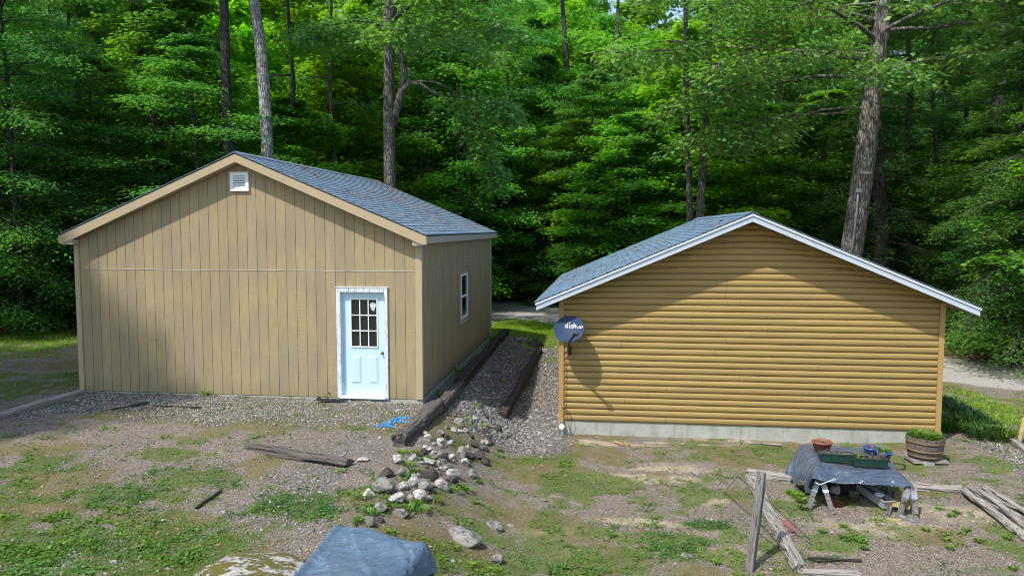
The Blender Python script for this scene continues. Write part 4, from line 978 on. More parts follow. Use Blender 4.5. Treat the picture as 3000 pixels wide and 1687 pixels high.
def wr2(C):
    x, y, z = C[..., 0], C[..., 1], C[..., 2]; fl = sst((12.6-y)/.5)
    C[..., 2] += ((fbm(x*6, y*12, 3)-.5)*.06-.022*np.abs(np.sin(y*9+2*fbm(x*2, y*3))))*(.1+.9*fl)-.02
    left = sst((3.63-x)/.3) if False else 0
    j = np.linspace(0, 1, C.shape[1])[None, :]; lf = sst((.30-j)/.2); i = np.linspace(0, 1, C.shape[0])[:, None]
    for (kx, ky, kz), m_, a_ in ((dpt(2388, 1350, 12.15), 7, .05), (dpt(2628, 1371, 11.95), 8, .045), (dpt(2510, 1412, 11.5), 9, .03)):
        th = np.arctan2(z-kz+(y-ky)*.4, x-kx); d = np.sqrt((x-kx)**2+(y-ky)**2+(z-kz)**2); C[..., 1] -= a_*(np.abs(np.sin(th*m_*.5))**.7-.6)*np.exp(-d/.4)*np.minimum(1, d/.08)*(.2+.8*fl)
    C[..., 0] += lf*.05*np.sin(i*30); C[..., 1] += lf*.03*np.cos(i*21)
    return C
C = grid_surface(ctrl, 16, 16, wr2); grid_obj(C, 'tarp', M['tarp2'], tb, .005, to)
b = MB(); q = [Vector(dpt(2372, 1330, 12.75))-to, Vector(dpt(2590, 1350, 12.6))-to, Vector(dpt(2660, 1408, 11.55))-to, Vector(dpt(2405, 1398, 11.75))-to]
zb_ = min(p.z for p in q)-.05; zt_ = zb_+.03
b.prism([(p.x, p.y) for p in q], zb_, zt_, 'z'); b.build('table_board', M['postwood'], tb)
for px, py, D_ in ((2445, 1404, 11.52), (2525, 1409, 11.47), (2616, 1411, 11.38)):
    b = MB(); q_ = PD(px, py, D_)-to; b.lathe([(.008, 0), (.018, 0), (.018, .006), (.008, .006), (.008, 0)], 12); b.build('eyelet', M['metal'], tb, q_, (math.radians(60), 0, 0))
# things stored below, plus an added dark box at the back
def lathe_thing(name, pos, prof, mat, label, cat, rot=(0, 0, 0), n=28, soil=None, plant=None, r_s=0, z_s=0, seed=0):
    e = empty(name, pos, rot, label, cat); b = MB(); b.lathe(prof, n); b.build('pot', mat, e)
    if soil:
        b = MB(); vs = [(0, 0, z_s+.012)]+[(r_s*math.cos(t), r_s*math.sin(t), z_s+.01*math.sin(5*t)) for t in np.linspace(0, 2*math.pi, 21)[:-1]]; b.add(vs, [(0, i, i % 20+1) for i in range(1, 21)]); b.build('soil', M['soil'], e)
    return e
def potprof(r0, r1, h, th=.008, lip=.012): return [(.0001, 0), (r0, 0), (r1, h-.02), (r1+lip, h-.02), (r1+lip, h), (r1-th, h), (r1-th-.005, h-.03), (r0-th, .01), (.0001, .01)]
def stems(parent, n, R_, h, z0, seed, mat, r=.0025, lean=.5):
    rr = random.Random(seed); b = MB()
    for _ in range(n):
        a = rr.uniform(0, 6.28); q = R_*math.sqrt(rr.random()); x, y = q*math.cos(a), q*math.sin(a); a2 = rr.uniform(0, 6.28); hh = h*rr.uniform(.3, 1); l = lean*hh
        b.tube([(x, y, z0), (x+l*.4*math.cos(a2), y+l*.4*math.sin(a2), z0+hh*.6), (x+l*math.cos(a2), y+l*math.sin(a2), z0+hh*rr.uniform(.7, 1))], [r, r*.8, r*.5], 4)
    return b.build('dead_stems', mat, parent)
def tuft(parent, n, R_, h, z0, seed, mat, name='leaves', wid=.008, spread=.6, box=None):
    rr = np.random.RandomState(seed); a = rr.rand(n)*6.28; q = R_*np.sqrt(rr.rand(n)); x = q*np.cos(a); y = q*np.sin(a)
    if box: x = (rr.rand(n)-.5)*box[0]; y = (rr.rand(n)-.5)*box[1]
    a2 = a+(rr.rand(n)-.5)*2; hh = h*(.4+.6*rr.rand(n)); l = spread*hh*(.3+rr.rand(n)); sx = -np.sin(a2)*wid*(.6+rr.rand(n)); sy = np.cos(a2)*wid
    v0 = np.stack([x, y, z0+0*x], 1); m1 = np.stack([x+l*.45*np.cos(a2)+sx, y+l*.45*np.sin(a2)+sy, z0+hh*.75], 1); m2 = np.stack([x+l*.45*np.cos(a2)-sx, y+l*.45*np.sin(a2)-sy, z0+hh*.75], 1)
    tp_ = np.stack([x+l*np.cos(a2), y+l*np.sin(a2), z0+hh*(.75+.35*rr.rand(n))*np.where(l > .7*h, .7, 1)], 1)
    V = np.stack([v0, m1, tp_, m2], 1).reshape(-1, 3); Fq = np.arange(4*n).reshape(n, 4)
    return npmesh(name, V, Fq, mat, rr.rand(n), parent=parent)
def zt(p, d=.0): return p+Vector((0, 0, d))
tc = Vector(dpt(2408, 1320, 12.6))
lt1 = lathe_thing('flower_pot', tc, potprof(.115, .155, .16), M['terra'], 'round terracotta pot of dead plants on the covered table', 'pot', soil=1, r_s=.14, z_s=.13); stems(lt1, 22, .12, .14, .13, 5, M['twig'])
def planter(px, py, D, rz, label, seed, grass):
    p = Vector(dpt(px, py, D)); e = empty('planter_box', p, (0, 0, rz), label, 'planter'); L, w, h = .54, .17, .135; b = MB()
    def ring(sx, sy, z): return [(-sx/2, -sy/2, z), (sx/2, -sy/2, z), (sx/2, sy/2, z), (-sx/2, sy/2, z)]
    R4 = ring(L*.92, w*.78, 0)+ring(L*.97, w*.92, h-.02)+ring(L, w, h-.02)+ring(L, w, h)+ring(L*.95, w*.86, h)+ring(L*.93, w*.8, h-.03)
    b.add(R4, [(3, 2, 1, 0)]+[(i*4+k, i*4+(k+1) % 4, (i+1)*4+(k+1) % 4, (i+1)*4+k) for i in range(5) for k in range(4)]); b.build('box', M['planter'], e)
    b = MB(); n_ = 10; rr = random.Random(seed); vs = [(-L*.465+L*.93*i/n_, -w*.4+w*.8*j/4, h-.03+rr.uniform(0, .025)) for i in range(n_+1) for j in range(5)]
    b.add(vs, [(i*5+j, (i+1)*5+j, (i+1)*5+j+1, i*5+j+1) for i in range(n_) for j in range(4)], True); b.build('soil', M['soil'], e)
    rr = random.Random(seed+3); b = MB()
    for _ in range(46 if grass else 26):
        x = rr.uniform(-.24, .24) if not grass else rr.uniform(-.08, .24); y = rr.uniform(-.06, .06); a2 = rr.uniform(0, 6.3); l = rr.uniform(.03, .10); hh = rr.uniform(.02, .10 if grass else .05)
        b.tube([(x, y, h-.025), (x+l*.5*math.cos(a2), y+l*.5*math.sin(a2), h+hh), (x+l*math.cos(a2), y+l*math.sin(a2), h+hh*.6)], .003, 4)
    b.build('dead_stems', M['twig'], e)
    if grass:
        g_ = tuft(e, 30, .05, .11, h-.03, seed, M['weed']); g_.location = (-.17, 0, 0)
    return e
planter(2449, 1350, 12.15, -.06, 'left green window box of dead stems on the covered table', 1, False)
planter(2547, 1364, 12.02, -.04, 'right green window box with twigs and a grass tuft on the covered table', 2, True)
p = Vector(dpt(2590, 1347, 12.45)); e = lathe_thing('flower_pot', p, potprof(.08, .115, .14), M['bluepot'], 'bright blue pot with green grass at the right end of the covered table', 'pot', soil=1, r_s=.1, z_s=.11); tuft(e, 60, .09, .12, .11, 4, M['weed'])
p = Vector(dpt(2553, 1330, 12.75)); e = lathe_thing('flower_pot', p, potprof(.09, .13, .12), M['bluepot'], 'dark blue pot half hidden behind the right window box', 'pot', soil=1, r_s=.11, z_s=.09); stems(e, 40, .1, .16, .09, 9, M['twig'], lean=.8)
e = lathe_thing('plant_saucer', G(2445, 1477, .005), [(.0001, 0), (.13, 0), (.155, .03), (.16, .032), (.148, .028), (.125, .008), (.0001, .008)], M['terra'], 'terracotta saucer on the ground under the covered table', 'saucer')
e = lathe_thing('flower_pot', G(2432, 1462, .16), potprof(.05, .068, .12), M['grey_pl'], 'grey plastic pot lying on its side under the covered table', 'pot', rot=(0, math.radians(95), .2))
b = MB(); b.box(-.30, .42, -.15, .45, 0, .40); tag(b.build('filler', M['black'], loc=G(2440, 1440, 0), rot=(0, 0, .1)), 'dark crate added to darken the back under the covered table', 'filler')  # black box added only to keep the space under the table dark
e = lathe_thing('flower_pot', G(2368, 1445, .0), potprof(.09, .12, .2), M['black'], 'black pot stack with a pale rim beside the left sawhorse', 'pot'); b = MB(); b.lathe([(.13, .2), (.136, .205), (.136, .215), (.125, .215)], 24); b.lathe([(.13, .165), (.136, .17), (.136, .18), (.125, .18)], 24); b.build('rim', M['ply'], e)
e = lathe_thing('flower_pot', G(2500, 1468, .0), potprof(.05, .07, .12), M['soil'], 'small dark pot of dried stems in the middle under the table', 'pot'); stems(e, 40, .06, .1, .1, 3, M['deadtwig'], lean=1.)
# long trough leaning towards the camera
a0 = G(2602, 1494, .03); a1_ = PD(2520, 1432, 12.2); dv = (a1_-a0); ln = dv.length
e = empty('plant_trough', a0, (0, 0, 0), 'long narrow grey trough lying under the right end of the covered table', 'trough')
b = MB(); x = dv.normalized(); y = Vector((0, 0, 1)).cross(x).normalized(); z = x.cross(y)
b.box(0, ln, -.075, .075, 0, .008); b.box(0, ln, -.09, -.076, .001, .12); b.box(0, ln, .076, .09, .001, .12); b.box(-.012, -.001, -.09, .09, 0, .12); b.box(-.02, ln, -.105, -.0905, .112, .124); b.box(-.02, ln, .0905, .105, .112, .124); b.box(-.03, -.0125, -.105, .105, .112, .124)
o = b.build('trough', M['grey_pl'], e); mm_ = Matrix((x, y, z)).transposed().to_4x4(); o.matrix_local = mm_
lathe_thing('flower_pot', a0+x*.22+z*.02, potprof(.045, .06, .11), M['vinyl'], 'small white pot standing inside the grey trough', 'pot')
timber('plywood_board', G(2640, 1505, .10), PD(2645, 1440, 11.85), .24, .02, M['ply'], 'yellowed plywood square leaning inside the right sawhorse', 'board', 71, .2)
timber('wooden_stake', G(2600, 1510, .0), PD(2622, 1440, 11.9), .06, .035, M['postwood'], 'grey stake leaning left of the yellow plywood under the table', 'stake', 73, .2)
timber('stick', G(2600, 1523, .015), G(2640, 1526, .015), .05, .03, M['ply'], 'tan wood offcut on the ground before the right sawhorse', 'stick', 74, .4)
cable('rope', [PD(2386, 1410, 11.6), PD(2400, 1418, 11.55), PD(2415, 1414, 11.55), PD(2432, 1408, 11.5), PD(2444, 1403, 11.5)], .006, M['vinyl'], 'pale tie rope between left sawhorse and tarp corner', 'rope')
cable('hose', [G(2620, 1360, .02), G(2645, 1363, .02), G(2652, 1372, .03), G(2640, 1378, .02), G(2622, 1374, .02)], .009, M['black'], 'loop of black hose on the ground right of the covered table', 'hose')

# ------------------------------------------------------------------ half barrel planter
bp = G(2706, 1352); e = empty('barrel_planter', bp+Vector((0, 0, .085)), (0, .03, 0), 'half whiskey barrel of green plants at the right corner of the cabin', 'planter')
b = MB(); n_ = 112; prof = [(.245, 0), (.272, .06), (.292, .14), (.306, .22), (.315, .30), (.318, .385), (.290, .385), (.285, .33)]; vs = []
for i, (r_, z) in enumerate(prof):
    for k in range(n_):
        gq = .006 if (k % 4 == 0 and 0 < i < 7) else 0; rr_ = r_-gq+.002*math.sin(k//4*2.7); dz = .006*math.sin(k//4*5.3) if i in (5, 6) else 0
        vs.append((rr_*math.cos(2*math.pi*k/n_), rr_*math.sin(2*math.pi*k/n_), z+dz))
b.add(vs, [(i*n_+k, i*n_+(k+1) % n_, (i+1)*n_+(k+1) % n_, (i+1)*n_+k) for i in range(len(prof)-1) for k in range(n_)]); b.add([(.245*math.cos(t), .245*math.sin(t), .001) for t in np.linspace(0, 2*math.pi, 25)[:-1]], [tuple(range(23, -1, -1))])
o = b.build('staves', M['barrel'], e)
for z, r_, w in ((.05, .268, .04), (.15, .296, .045), (.30, .3165, .035)):
    b = MB(); b.lathe([(r_-.002, z-w/2), (r_+.006-.003, z-w/2), (r_+.012, z+w/2), (r_+.004, z+w/2)], 48); b.build('hoop', M['rust'], e)
b = MB(); vs = [(0, 0, .36)]+[(.288*math.cos(t), .288*math.sin(t), .34) for t in np.linspace(0, 2*math.pi, 25)[:-1]]; b.add(vs, [(0, i, i % 24+1) for i in range(1, 25)]); b.build('soil', M['soil'], e)
tuft(e, 420, .25, .15, .34, 8, M['weed'], wid=.014, spread=.9); tuft(e, 200, .27, .1, .34, 9, M['grass'], wid=.006, spread=1.1)
b = MB(); b.box(-.30, .30, -.22, .22, 0, .05); tag(b.build('pallet_board', M['greywood'], loc=bp+Vector((.03, 0, .03)), rot=(0, 0, .06)), 'grey board base under the half barrel planter', 'board')
b = MB(); b.box(-.09, .09, -.06, .06, 0, .075); tag(b.build('concrete_block', M['cinder'], loc=G(2718, 1362, -.01), rot=(0, 0, .3)), 'pale concrete block propping the front of the barrel base', 'block')
# bent wire fencing by the post
wf = empty('wire_panel', G(2240, 1500), (0, 0, 0), 'bent wire fencing panel leaning about the upright post', 'wire fence'); wo = wf.location
A_, D_, E_2, B_ = PD(2160, 1395, 11.6), PD(2374, 1584, 10.3), G(2330, 1650, .03), PD(2121, 1441, 11.2)
b = MB()
for s0, s1 in ((A_, D_), (B_, E_2)):
    for off in (0, .02): b.tube([s0-wo+Vector((0, 0, off)), (s0+s1)/2-wo+Vector((.01, 0, off+.02)), s1-wo+Vector((0, 0, off))], .0045, 5)
b.tube([A_-wo, B_-wo], .004, 5); b.tube([D_-wo, E_2-wo], .003, 5)
b.build('frame_wire', M['darkmetal'], wf)
b = MB()
for k in range(1, 5): f = k/5; b.tube([A_.lerp(B_, f)-wo, D_.lerp(E_2, f)-wo], .0016, 4)
for k in range(1, 13): f = k/13; b.tube([A_.lerp(D_, f)-wo, B_.lerp(E_2, f)-wo], .0016, 4)
C_ = G(2130, 1560, .05); 
for k in range(0, 6): f = k/5; b.tube([B_.lerp(E_2, f*.6)-wo, C_.lerp(E_2, f*.5)-wo], .0016, 4)
b.build('mesh_wire', M['darkmetal'], wf)

# ------------------------------------------------------------------ trees
def leaves(C, d, nrm_, L, Wd):
    """diamond leaves: centre base C, direction d, normal n"""
    s = np.cross(d, nrm_); s /= np.linalg.norm(s, axis=1)[:, None]+1e-9
    L = L[:, None]; Wd = Wd[:, None]; n2 = nrm_
    V = np.stack([C, C+d*L*.42+s*Wd*.5+n2*L*.05, C+d*L, C+d*L*.42-s*Wd*.5+n2*L*.05], 1).reshape(-1, 3)
    return V
def unit(v): return v/(np.linalg.norm(v, axis=-1, keepdims=True)+1e-9)
def limb_sprays(rs, p0, az, L, el, droop, nsub, npt, nlf, spread, out, twigs, planar=.12, tr=.03, first=.2):
    """one limb with sub branches; collects spray centres"""
    n = 8; t = np.linspace(0, 1, n+1)
    az_t = az+(rs.rand()-.5)*.8*t; e = el-droop*t*1.6
    seg = L/n; pts = [np.array(p0, float)]
    for k in range(n): pts.append(pts[-1]+seg*np.array([math.cos(az_t[k])*math.cos(e[k]), math.sin(az_t[k])*math.cos(e[k]), math.sin(e[k])])+rs.randn(3)*seg*.07)
    pts = np.array(pts); twigs.append((pts, tr*(1-t*.8)))
    for j in range(nsub):
        f = first+(1-first)*(j+rs.rand())/nsub; i = min(int(f*n), n-1); q = pts[i]*(1-(f*n-i))+pts[i+1]*(f*n-i)
        sd = 1 if j % 2 else -1; a = az_t[i]+sd*(.6+.6*rs.rand()); l = L*(.12+.36*(1-f))+.25; ee = e[i]+(rs.rand()-.6)*.35
        dirv = np.array([math.cos(a)*math.cos(ee), math.sin(a)*math.cos(ee), math.sin(ee)]); sub = [q+dirv*l*u+np.array([0, 0, -.18*l*u*u]) for u in (0, .5, 1)]
        twigs.append((np.array(sub), tr*.32*np.array([1, .7, .3])))
        for k in range(npt):
            u = (k+.4+rs.rand()*.6)/npt; c = q+dirv*l*u+np.array([0, 0, -.18*l*u*u]); out.append((c, a, min(spread, .18+l*.35), nlf))
    out.append((pts[-1], az, spread*.8, nlf))
def build_crown(rs, sprays, leafL, leafW, planar, ndown, needle=False):
    C = []; D = []; N = []; 
    cs = np.array([s[0] for s in sprays]); az = np.array([s[1] for s in sprays]); sp = np.array([s[2] for s in sprays]); nl = np.array([s[3] for s in sprays])
    idx = np.repeat(np.arange(len(cs)), nl); n = len(idx); a = rs.rand(n)*2*np.pi; r = np.sqrt(rs.rand(n))*sp[idx]
    off = np.stack([r*np.cos(a), r*np.sin(a), rs.randn(n)*planar*sp[idx]-.25*r*r/sp[idx]], 1)
    tilt = rs.randn(len(cs), 2)*.25; off[:, 2] += tilt[idx, 0]*off[:, 0]+tilt[idx, 1]*off[:, 1]
    C = cs[idx]+off
    if needle:
        aa = az[idx]+np.where(rs.rand(n) > .5, 1, -1)*(.5+.5*rs.rand(n)); dz = -.15-.35*rs.rand(n)
    else: aa = a+rs.randn(n)*.7; dz = -.1-.7*rs.rand(n)
    d = unit(np.stack([np.cos(aa), np.sin(aa), dz], 1)); nn = unit(np.stack([rs.randn(n)*.35, rs.randn(n)*.35, np.ones(n)], 1))
    L = leafL*(.65+.6*rs.rand(n)); V = leaves(C, d, nn, L, L*leafW)
    rnd = np.clip((rs.rand(len(cs))[idx]*.6+rs.rand(n)*.4), 0, 1)
    return V, np.arange(4*n).reshape(n, 4), rnd
def make_tree(name, seed, H, z0, R_, nl, nsub, npt, nlf, leafL, leafW, bark, leafm, tr=.16, el=(.1, .9), droop=.35, conic=False, spread=.5, planar=.12, needle=False, path=None, limbs=None, barelow=0, lean=.3):
    rs = np.random.RandomState(seed); b = MB(); root = empty(name, (0, 0, 0))
    if path is None:
        n = 9; ph = rs.rand(2)*6; path = [(lean*math.sin(k/n*2.2+ph[0])-lean*math.sin(ph[0]), lean*math.sin(k/n*2+ph[1])-lean*math.sin(ph[1]), H*k/n-.3*(k == 0)) for k in range(n+1)]
        rad = [tr*(1.35 if k == 0 else 1)*(1-.85*k/n) for k in range(n+1)]
    else: path, rad = path
    pa = np.array(path); b.tube(path, rad, 12)
    def tp(z):
        k = np.searchsorted(pa[:, 2], z)-1; k = max(0, min(k, len(pa)-2)); f = (z-pa[k, 2])/(pa[k+1, 2]-pa[k, 2]); return pa[k]*(1-f)+pa[k+1]*f
    sprays, twigs = [], []
    for k in range(nl):
        f = (k+rs.rand())/nl; z = z0+(H-z0)*f*.97; prof = (1-f)**.8+.08 if conic else (.55+.45*math.sin(min(1, f*1.25+.15)*math.pi*.75))*(1-f**5)
        limb_sprays(rs, tp(z), k*2.4+rs.rand()*1.2, R_*prof*(.7+.45*rs.rand()), el[0]+(el[1]-el[0])*f, droop, nsub, npt, nlf, spread, sprays, twigs, tr=min(.05, tr*.35)*(1.2-f))
    for lb in (limbs or []):
        limb_sprays(rs, np.array(lb[0]), lb[1], lb[2], lb[3], lb[4], lb[5], npt+1, nlf, spread, sprays, twigs, tr=lb[6], first=lb[7] if len(lb) > 7 else .2)
    for pts, r in twigs: b.tube(pts, list(r), 5, cap=False)
    for k in range(barelow):       # dead lower branches
        z = 1.+(z0+2)*rs.rand(); a = rs.rand()*6.28; p = tp(z); l = 1+1.5*rs.rand()
        q1 = p+np.array([math.cos(a)*l*.5, math.sin(a)*l*.5, .1]); q2 = p+np.array([math.cos(a+.3)*l, math.sin(a+.3)*l, -.1*rs.rand()-.1]); b.tube([p, q1, q2], [.018, .012, .005], 5)
    b.build('trunk', bark, root)
    V, Fq, rnd = build_crown(rs, sprays, leafL, leafW, planar, 0, needle)
    npmesh('crown', V, Fq, leafm, rnd, parent=root)
    return root
NAMES = {'maple': ('maple_tree', 'tree'), 'bright': ('bright_maple_tree', 'tree'), 'beech': ('beech_tree', 'tree'), 'hemlock': ('hemlock_tree', 'tree'), 'oak': ('oak_tree', 'tree'), 'shrub': ('sapling', 'sapling')}
PRO = {
 'maple': [make_tree('maple_tree', s, 16, .9, 3.9, 58, 10, 3, 20, .20, .75, M['bark_mid'], M['lf_maple'], tr=.13, spread=.55, planar=.32) for s in (1, 2, 3)],
 'bright': [make_tree('bright_maple_tree', s, 15, 1.0, 3.9, 56, 10, 3, 20, .20, .75, M['bark_mid'], M['lf_yellow'], tr=.11, spread=.55, planar=.3) for s in (4, 5)],
 'beech': [make_tree('beech_tree', s, 17, .7, 3.9, 50, 10, 3, 21, .16, .5, M['bark_dark'], M['lf_beech'], tr=.14, spread=.55, droop=.45, el=(.0, .85), planar=.18, barelow=10) for s in (6, 7, 8)],
 'hemlock': [make_tree('hemlock_tree', s, 17, .9, 3.6, 62, 12, 4, 22, .13, .26, M['bark_dark'], M['lf_hem'], tr=.17, conic=True, spread=.36, droop=.5, el=(-.02, .5), planar=.06, needle=True, barelow=14) for s in (9, 10, 11)],
 'oak': [make_tree('oak_tree', s, 17, 2.6, 4.6, 50, 10, 3, 20, .24, .55, M['bark_oak'], M['lf_oak'], tr=.2, spread=.5, planar=.35) for s in (12, 13)],
 'shrub': [make_tree('sapling', s, 3.4, .25, 1.5, 16, 6, 2, 16, .14, .6, M['bark_mid'], M['lf_maple'] if s != 15 else M['lf_beech'], tr=.03, spread=.4, lean=.15) for s in (14, 15, 16)],
}
used = set()
rt_ = random.Random(5)
KW = {'maple': ('mid green', 'maple'), 'bright': ('bright yellow green', 'maple'), 'beech': ('dark blue green', 'leafy tree'), 'hemlock': ('dark feathery', 'hemlock'), 'oak': ('grey green', 'oak'), 'shrub': ('low', 'leafy sapling')}
ZN = [(-1e9, 'beyond the left frame edge'), (-20, 'at the left frame edge'), (150, 'above the left garage eave'), (330, 'behind the left slope of the garage roof'), (560, 'behind the garage ridge'), (760, 'right of the pale trunk behind the garage'), (960, 'behind the middle of the garage roof'), (1090, 'by the forked oak'), (1230, 'behind the right end of the garage'),
      (1370, 'right of the garage back corner'), (1520, 'over the gap between the buildings'), (1690, 'above the cabin left eave'), (1850, 'behind the left cabin roof slope'), (2010, 'by the close pair of slim trunks'), (2150, 'behind the cabin ridge'), (2310, 'left of the conduit oak'), (2460, 'behind the conduit oak'), (2620, 'right of the conduit oak'), (2770, 'above the right cabin eave'), (2900, 'by the drive right of the cabin'), (3010, 'beyond the right frame edge')]
def wood_label(kind, px, dD):
    zn = [z for a, z in ZN if px >= a][-1]
    rw = 'front row' if dD < 2.6 else 'second row' if dD < 7 else 'third row' if dD < 12 else 'fourth row' if dD < 18 else 'deep' if dD < 26 else 'far' if dD < 36 else 'farthest'
    a, n = KW[kind]; return f'{a} {rw} {n} {zn}'
def place(kind, px, D, sc=1., label=None, rz=None, k=None, group=True, sz=None):
    k = rt_.randrange(len(PRO[kind])) if k is None else k; pr = PRO[kind][k]
    X = (px-1500)/F*D; x, y = X*c_-D*s_, X*s_+D*c_; z = float(zg(x, y)); rz = rt_.uniform(0, 6.28) if rz is None else rz
    s = (sc, sc, sc*(sz or 1)*rt_.uniform(.9, 1.1)); lb = label or wood_label(kind, px, D-edge(px)); gq = ('woodland '+NAMES[kind][0].replace('_', ' ')+'s') if group and not label else None
    if (kind, k) not in used:
        used.add((kind, k)); pr.location = (x, y, z); pr.rotation_euler = (0, 0, rz); pr.scale = s; o = pr; tag(o, lb, NAMES[kind][1], gq)
    else:
        o = dup(pr, (x, y, z), rz, s, lb); 
        if 'group' in o.keys(): del o['group']
        if gq: o['group'] = gq
    o['category'] = NAMES[kind][1]; return o
SHADE = [(-19.5, 5., 'maple', 1.5, 'maple standing outside the frame, left of the yard'), (-21, 11., 'beech', 1.2, 'beech outside the frame, left of the garage')]
def trunk_tree(name, pts, D, wpx, bark, leafm, label, H=18, seed=1, z0=6., R_=4., nl=26, nsub=9, npt=3, nlf=20, leafL=.23, leafW=.58, limbs=(), extra=(), spread=.55, conic=False, needle=False, planar=.28, el=(.1, .8), barelow=0, droop=.35):
    W_ = [PD(px, py, D) for px, py in pts]; d0 = W_[0]-W_[1]; q = W_[0]
    gz = float(zg(q.x, q.y)); t_ = (gz-.3-q.z)/d0.z if abs(d0.z) > .01 else 0; bse = q+d0*t_; base = Vector((bse.x, bse.y, gz))
    rad = [w/F*D/2 for w in wpx]; path = [bse-base]+[p-base for p in W_]; rr = [rad[0]*1.25]+rad
    top = path[-1]; dd = (path[-1]-path[-2]).normalized(); n = 5
    for k in range(1, n+1):
        if top.z < H: path.append(top+dd*((H-top.z)*k/n)); rr.append(rad[-1]*(1-.8*k/n))
    lm = []
    for (px, py, dD, az, L, e, dr, ns, tr, fi) in limbs:
        p = PD(px, py, D+dD)-base; lm.append((tuple(p), az, L, e, dr, ns, tr, fi))
    o = make_tree(name, seed, H, z0, R_, nl, nsub, npt, nlf, leafL, leafW, bark, leafm, path=([tuple(p) for p in path], rr), limbs=lm, spread=spread, conic=conic, needle=needle, planar=planar, el=el, barelow=barelow, droop=droop)
    o.location = base; tag(o, label, 'tree')
    for pl, r in extra:
        b = MB(); b.tube([PD(x, y, D+dd_)-base for x, y, dd_ in pl], r, 8); b.build('limb', bark, o)
    return o
AZ_R, AZ_C = YAW, YAW-math.pi/2
# the trunks one can tell apart
trunk_tree('pine_tree', [(468, 470), (450, 350), (425, 180), (402, 40), (395, 0)], 31, [42, 40, 38, 36, 35], M['bark_dark'], M['lf_beech'], 'thick dark leaning trunk half veiled by leaves, leftmost above the garage roof', seed=21, z0=11, nl=9, R_=3.)
trunk_tree('maple_tree', [(669, 450), (664, 300), (659, 150), (656, 0)], 27, [29, 28, 27, 25], M['bark_dark'], M['lf_maple'], 'straight dark trunk rising just left of the pale one above the garage ridge', seed=22, z0=12, nl=9, R_=3.)
trunk_tree('maple_tree', [(784, 465), (778, 330), (770, 200), (757, 90), (744, 0)], 26, [34, 33, 34, 31, 29], M['bark_pale'], M['lf_maple'], 'pale trunk spotted with green lichen, curving left behind the garage ridge', seed=23, z0=12, nl=9, R_=3.)
trunk_tree('oak_tree', [(1142, 545), (1141, 420), (1139, 300), (1140, 180), (1140, 60), (1150, 0)], 26.5, [36, 35, 33, 30, 40, 34], M['bark_mid'], M['lf_oak'], 'forked oak behind the end of the garage roof with a limb arching right', seed=24, z0=9.5, nl=14, R_=4.5,
    limbs=[(1195, 245, 0, AZ_R-.3, 3.2, .1, .9, 8, .05, .45), (1150, 110, 0, AZ_R-.5, 4.6, .15, .25, 12, .07, .3), (1150, 60, 0, AZ_R-.9, 5., .2, .2, 12, .07, .3), (1150, 90, 0, AZ_R+3.0, 2.4, .2, .3, 6, .05, .5), (1140, 130, 0, AZ_C+.3, 3., .2, .4, 7, .05, .5), (1380, 380, -.3, AZ_R-.2, 1.8, -.9, .2, 7, .03, .3), (1300, 300, -.2, AZ_R-.6, 2.6, .2, .5, 8, .03, .3)],
    extra=[([(1150, 370, 0), (1165, 310, -.05), (1178, 262, -.1), (1200, 243, -.1), (1225, 245, -.15), (1265, 268, -.2), (1310, 290, -.25), (1345, 325, -.3), (1358, 360, -.3)], [.15, .14, .13, .10, .075, .06, .05, .04, .03]),
           ([(1358, 360, -.3), (1352, 400, -.3), (1362, 445, -.3), (1380, 462, -.3), (1405, 478, -.3)], [.028, .022, .018, .014, .01]), ([(1358, 350, -.3), (1375, 370, -.35), (1388, 420, -.4), (1400, 450, -.4)], [.022, .017, .013, .008]),
           ([(1178, 262, -.1), (1185, 215, -.1), (1176, 170, 0), (1165, 120, 0)], [.13, .1, .1, .1])])
oak = trunk_tree('oak_tree', [(2495, 735), (2515, 600), (2532, 480), (2545, 350), (2562, 230), (2580, 100), (2590, 0)], 27, [64, 62, 60, 56, 52, 46, 42], M['bark_oak'], M['lf_oak'], 'thick rugged oak trunk leaning right behind the cabin roof with a grey conduit', H=19, seed=25, z0=11, nl=14, R_=5, nsub=11,
    limbs=[(2565, 190, 0, AZ_C-1.1, 6.8, .1, .22, 16, .09, .2), (2570, 120, 0, AZ_C-.9, 7.5, .25, .25, 16, .09, .2), (2560, 210, 0, AZ_C+.9, 6.5, .12, .25, 16, .08, .2), (2570, 100, 0, AZ_C+.6, 7.5, .25, .25, 16, .08, .2),
           (2575, 90, 0, AZ_R+.1, 7, .15, .2, 14, .08, .2), (2550, 230, 0, AZ_R+2.95, 7., .05, .25, 16, .08, .25), (2552, 160, 0, AZ_R+2.9, 8.5, .15, .2, 18, .08, .25), (2570, 60, 0, AZ_R+3.3, 8.5, .2, .2, 18, .08, .25), (2562, 240, 0, AZ_C-.2, 4.0, .1, .3, 10, .06, .3), (2550, 320, 0, AZ_R+3.3, 4.6, .05, .35, 11, .05, .4), (2480, 330, 0, AZ_R+3., 5.6, -.05, .18, 13, .045, .3)])
trunk_tree('maple_tree', [(2022, 655), (2018, 500), (2012, 350), (2010, 180)], 30, [20, 18, 17, 15], M['bark_mid'], M['lf_maple'], 'slim grey trunk, left of a close pair behind the cabin ridge', seed=26, z0=9, nl=9, R_=3)
trunk_tree('maple_tree', [(2050, 645), (2058, 500), (2068, 320), (2075, 150)], 29.5, [25, 23, 22, 20], M['bark_mid'], M['lf_maple'], 'thicker grey trunk, right of a close pair behind the cabin ridge', seed=27, z0=9, nl=9, R_=3)
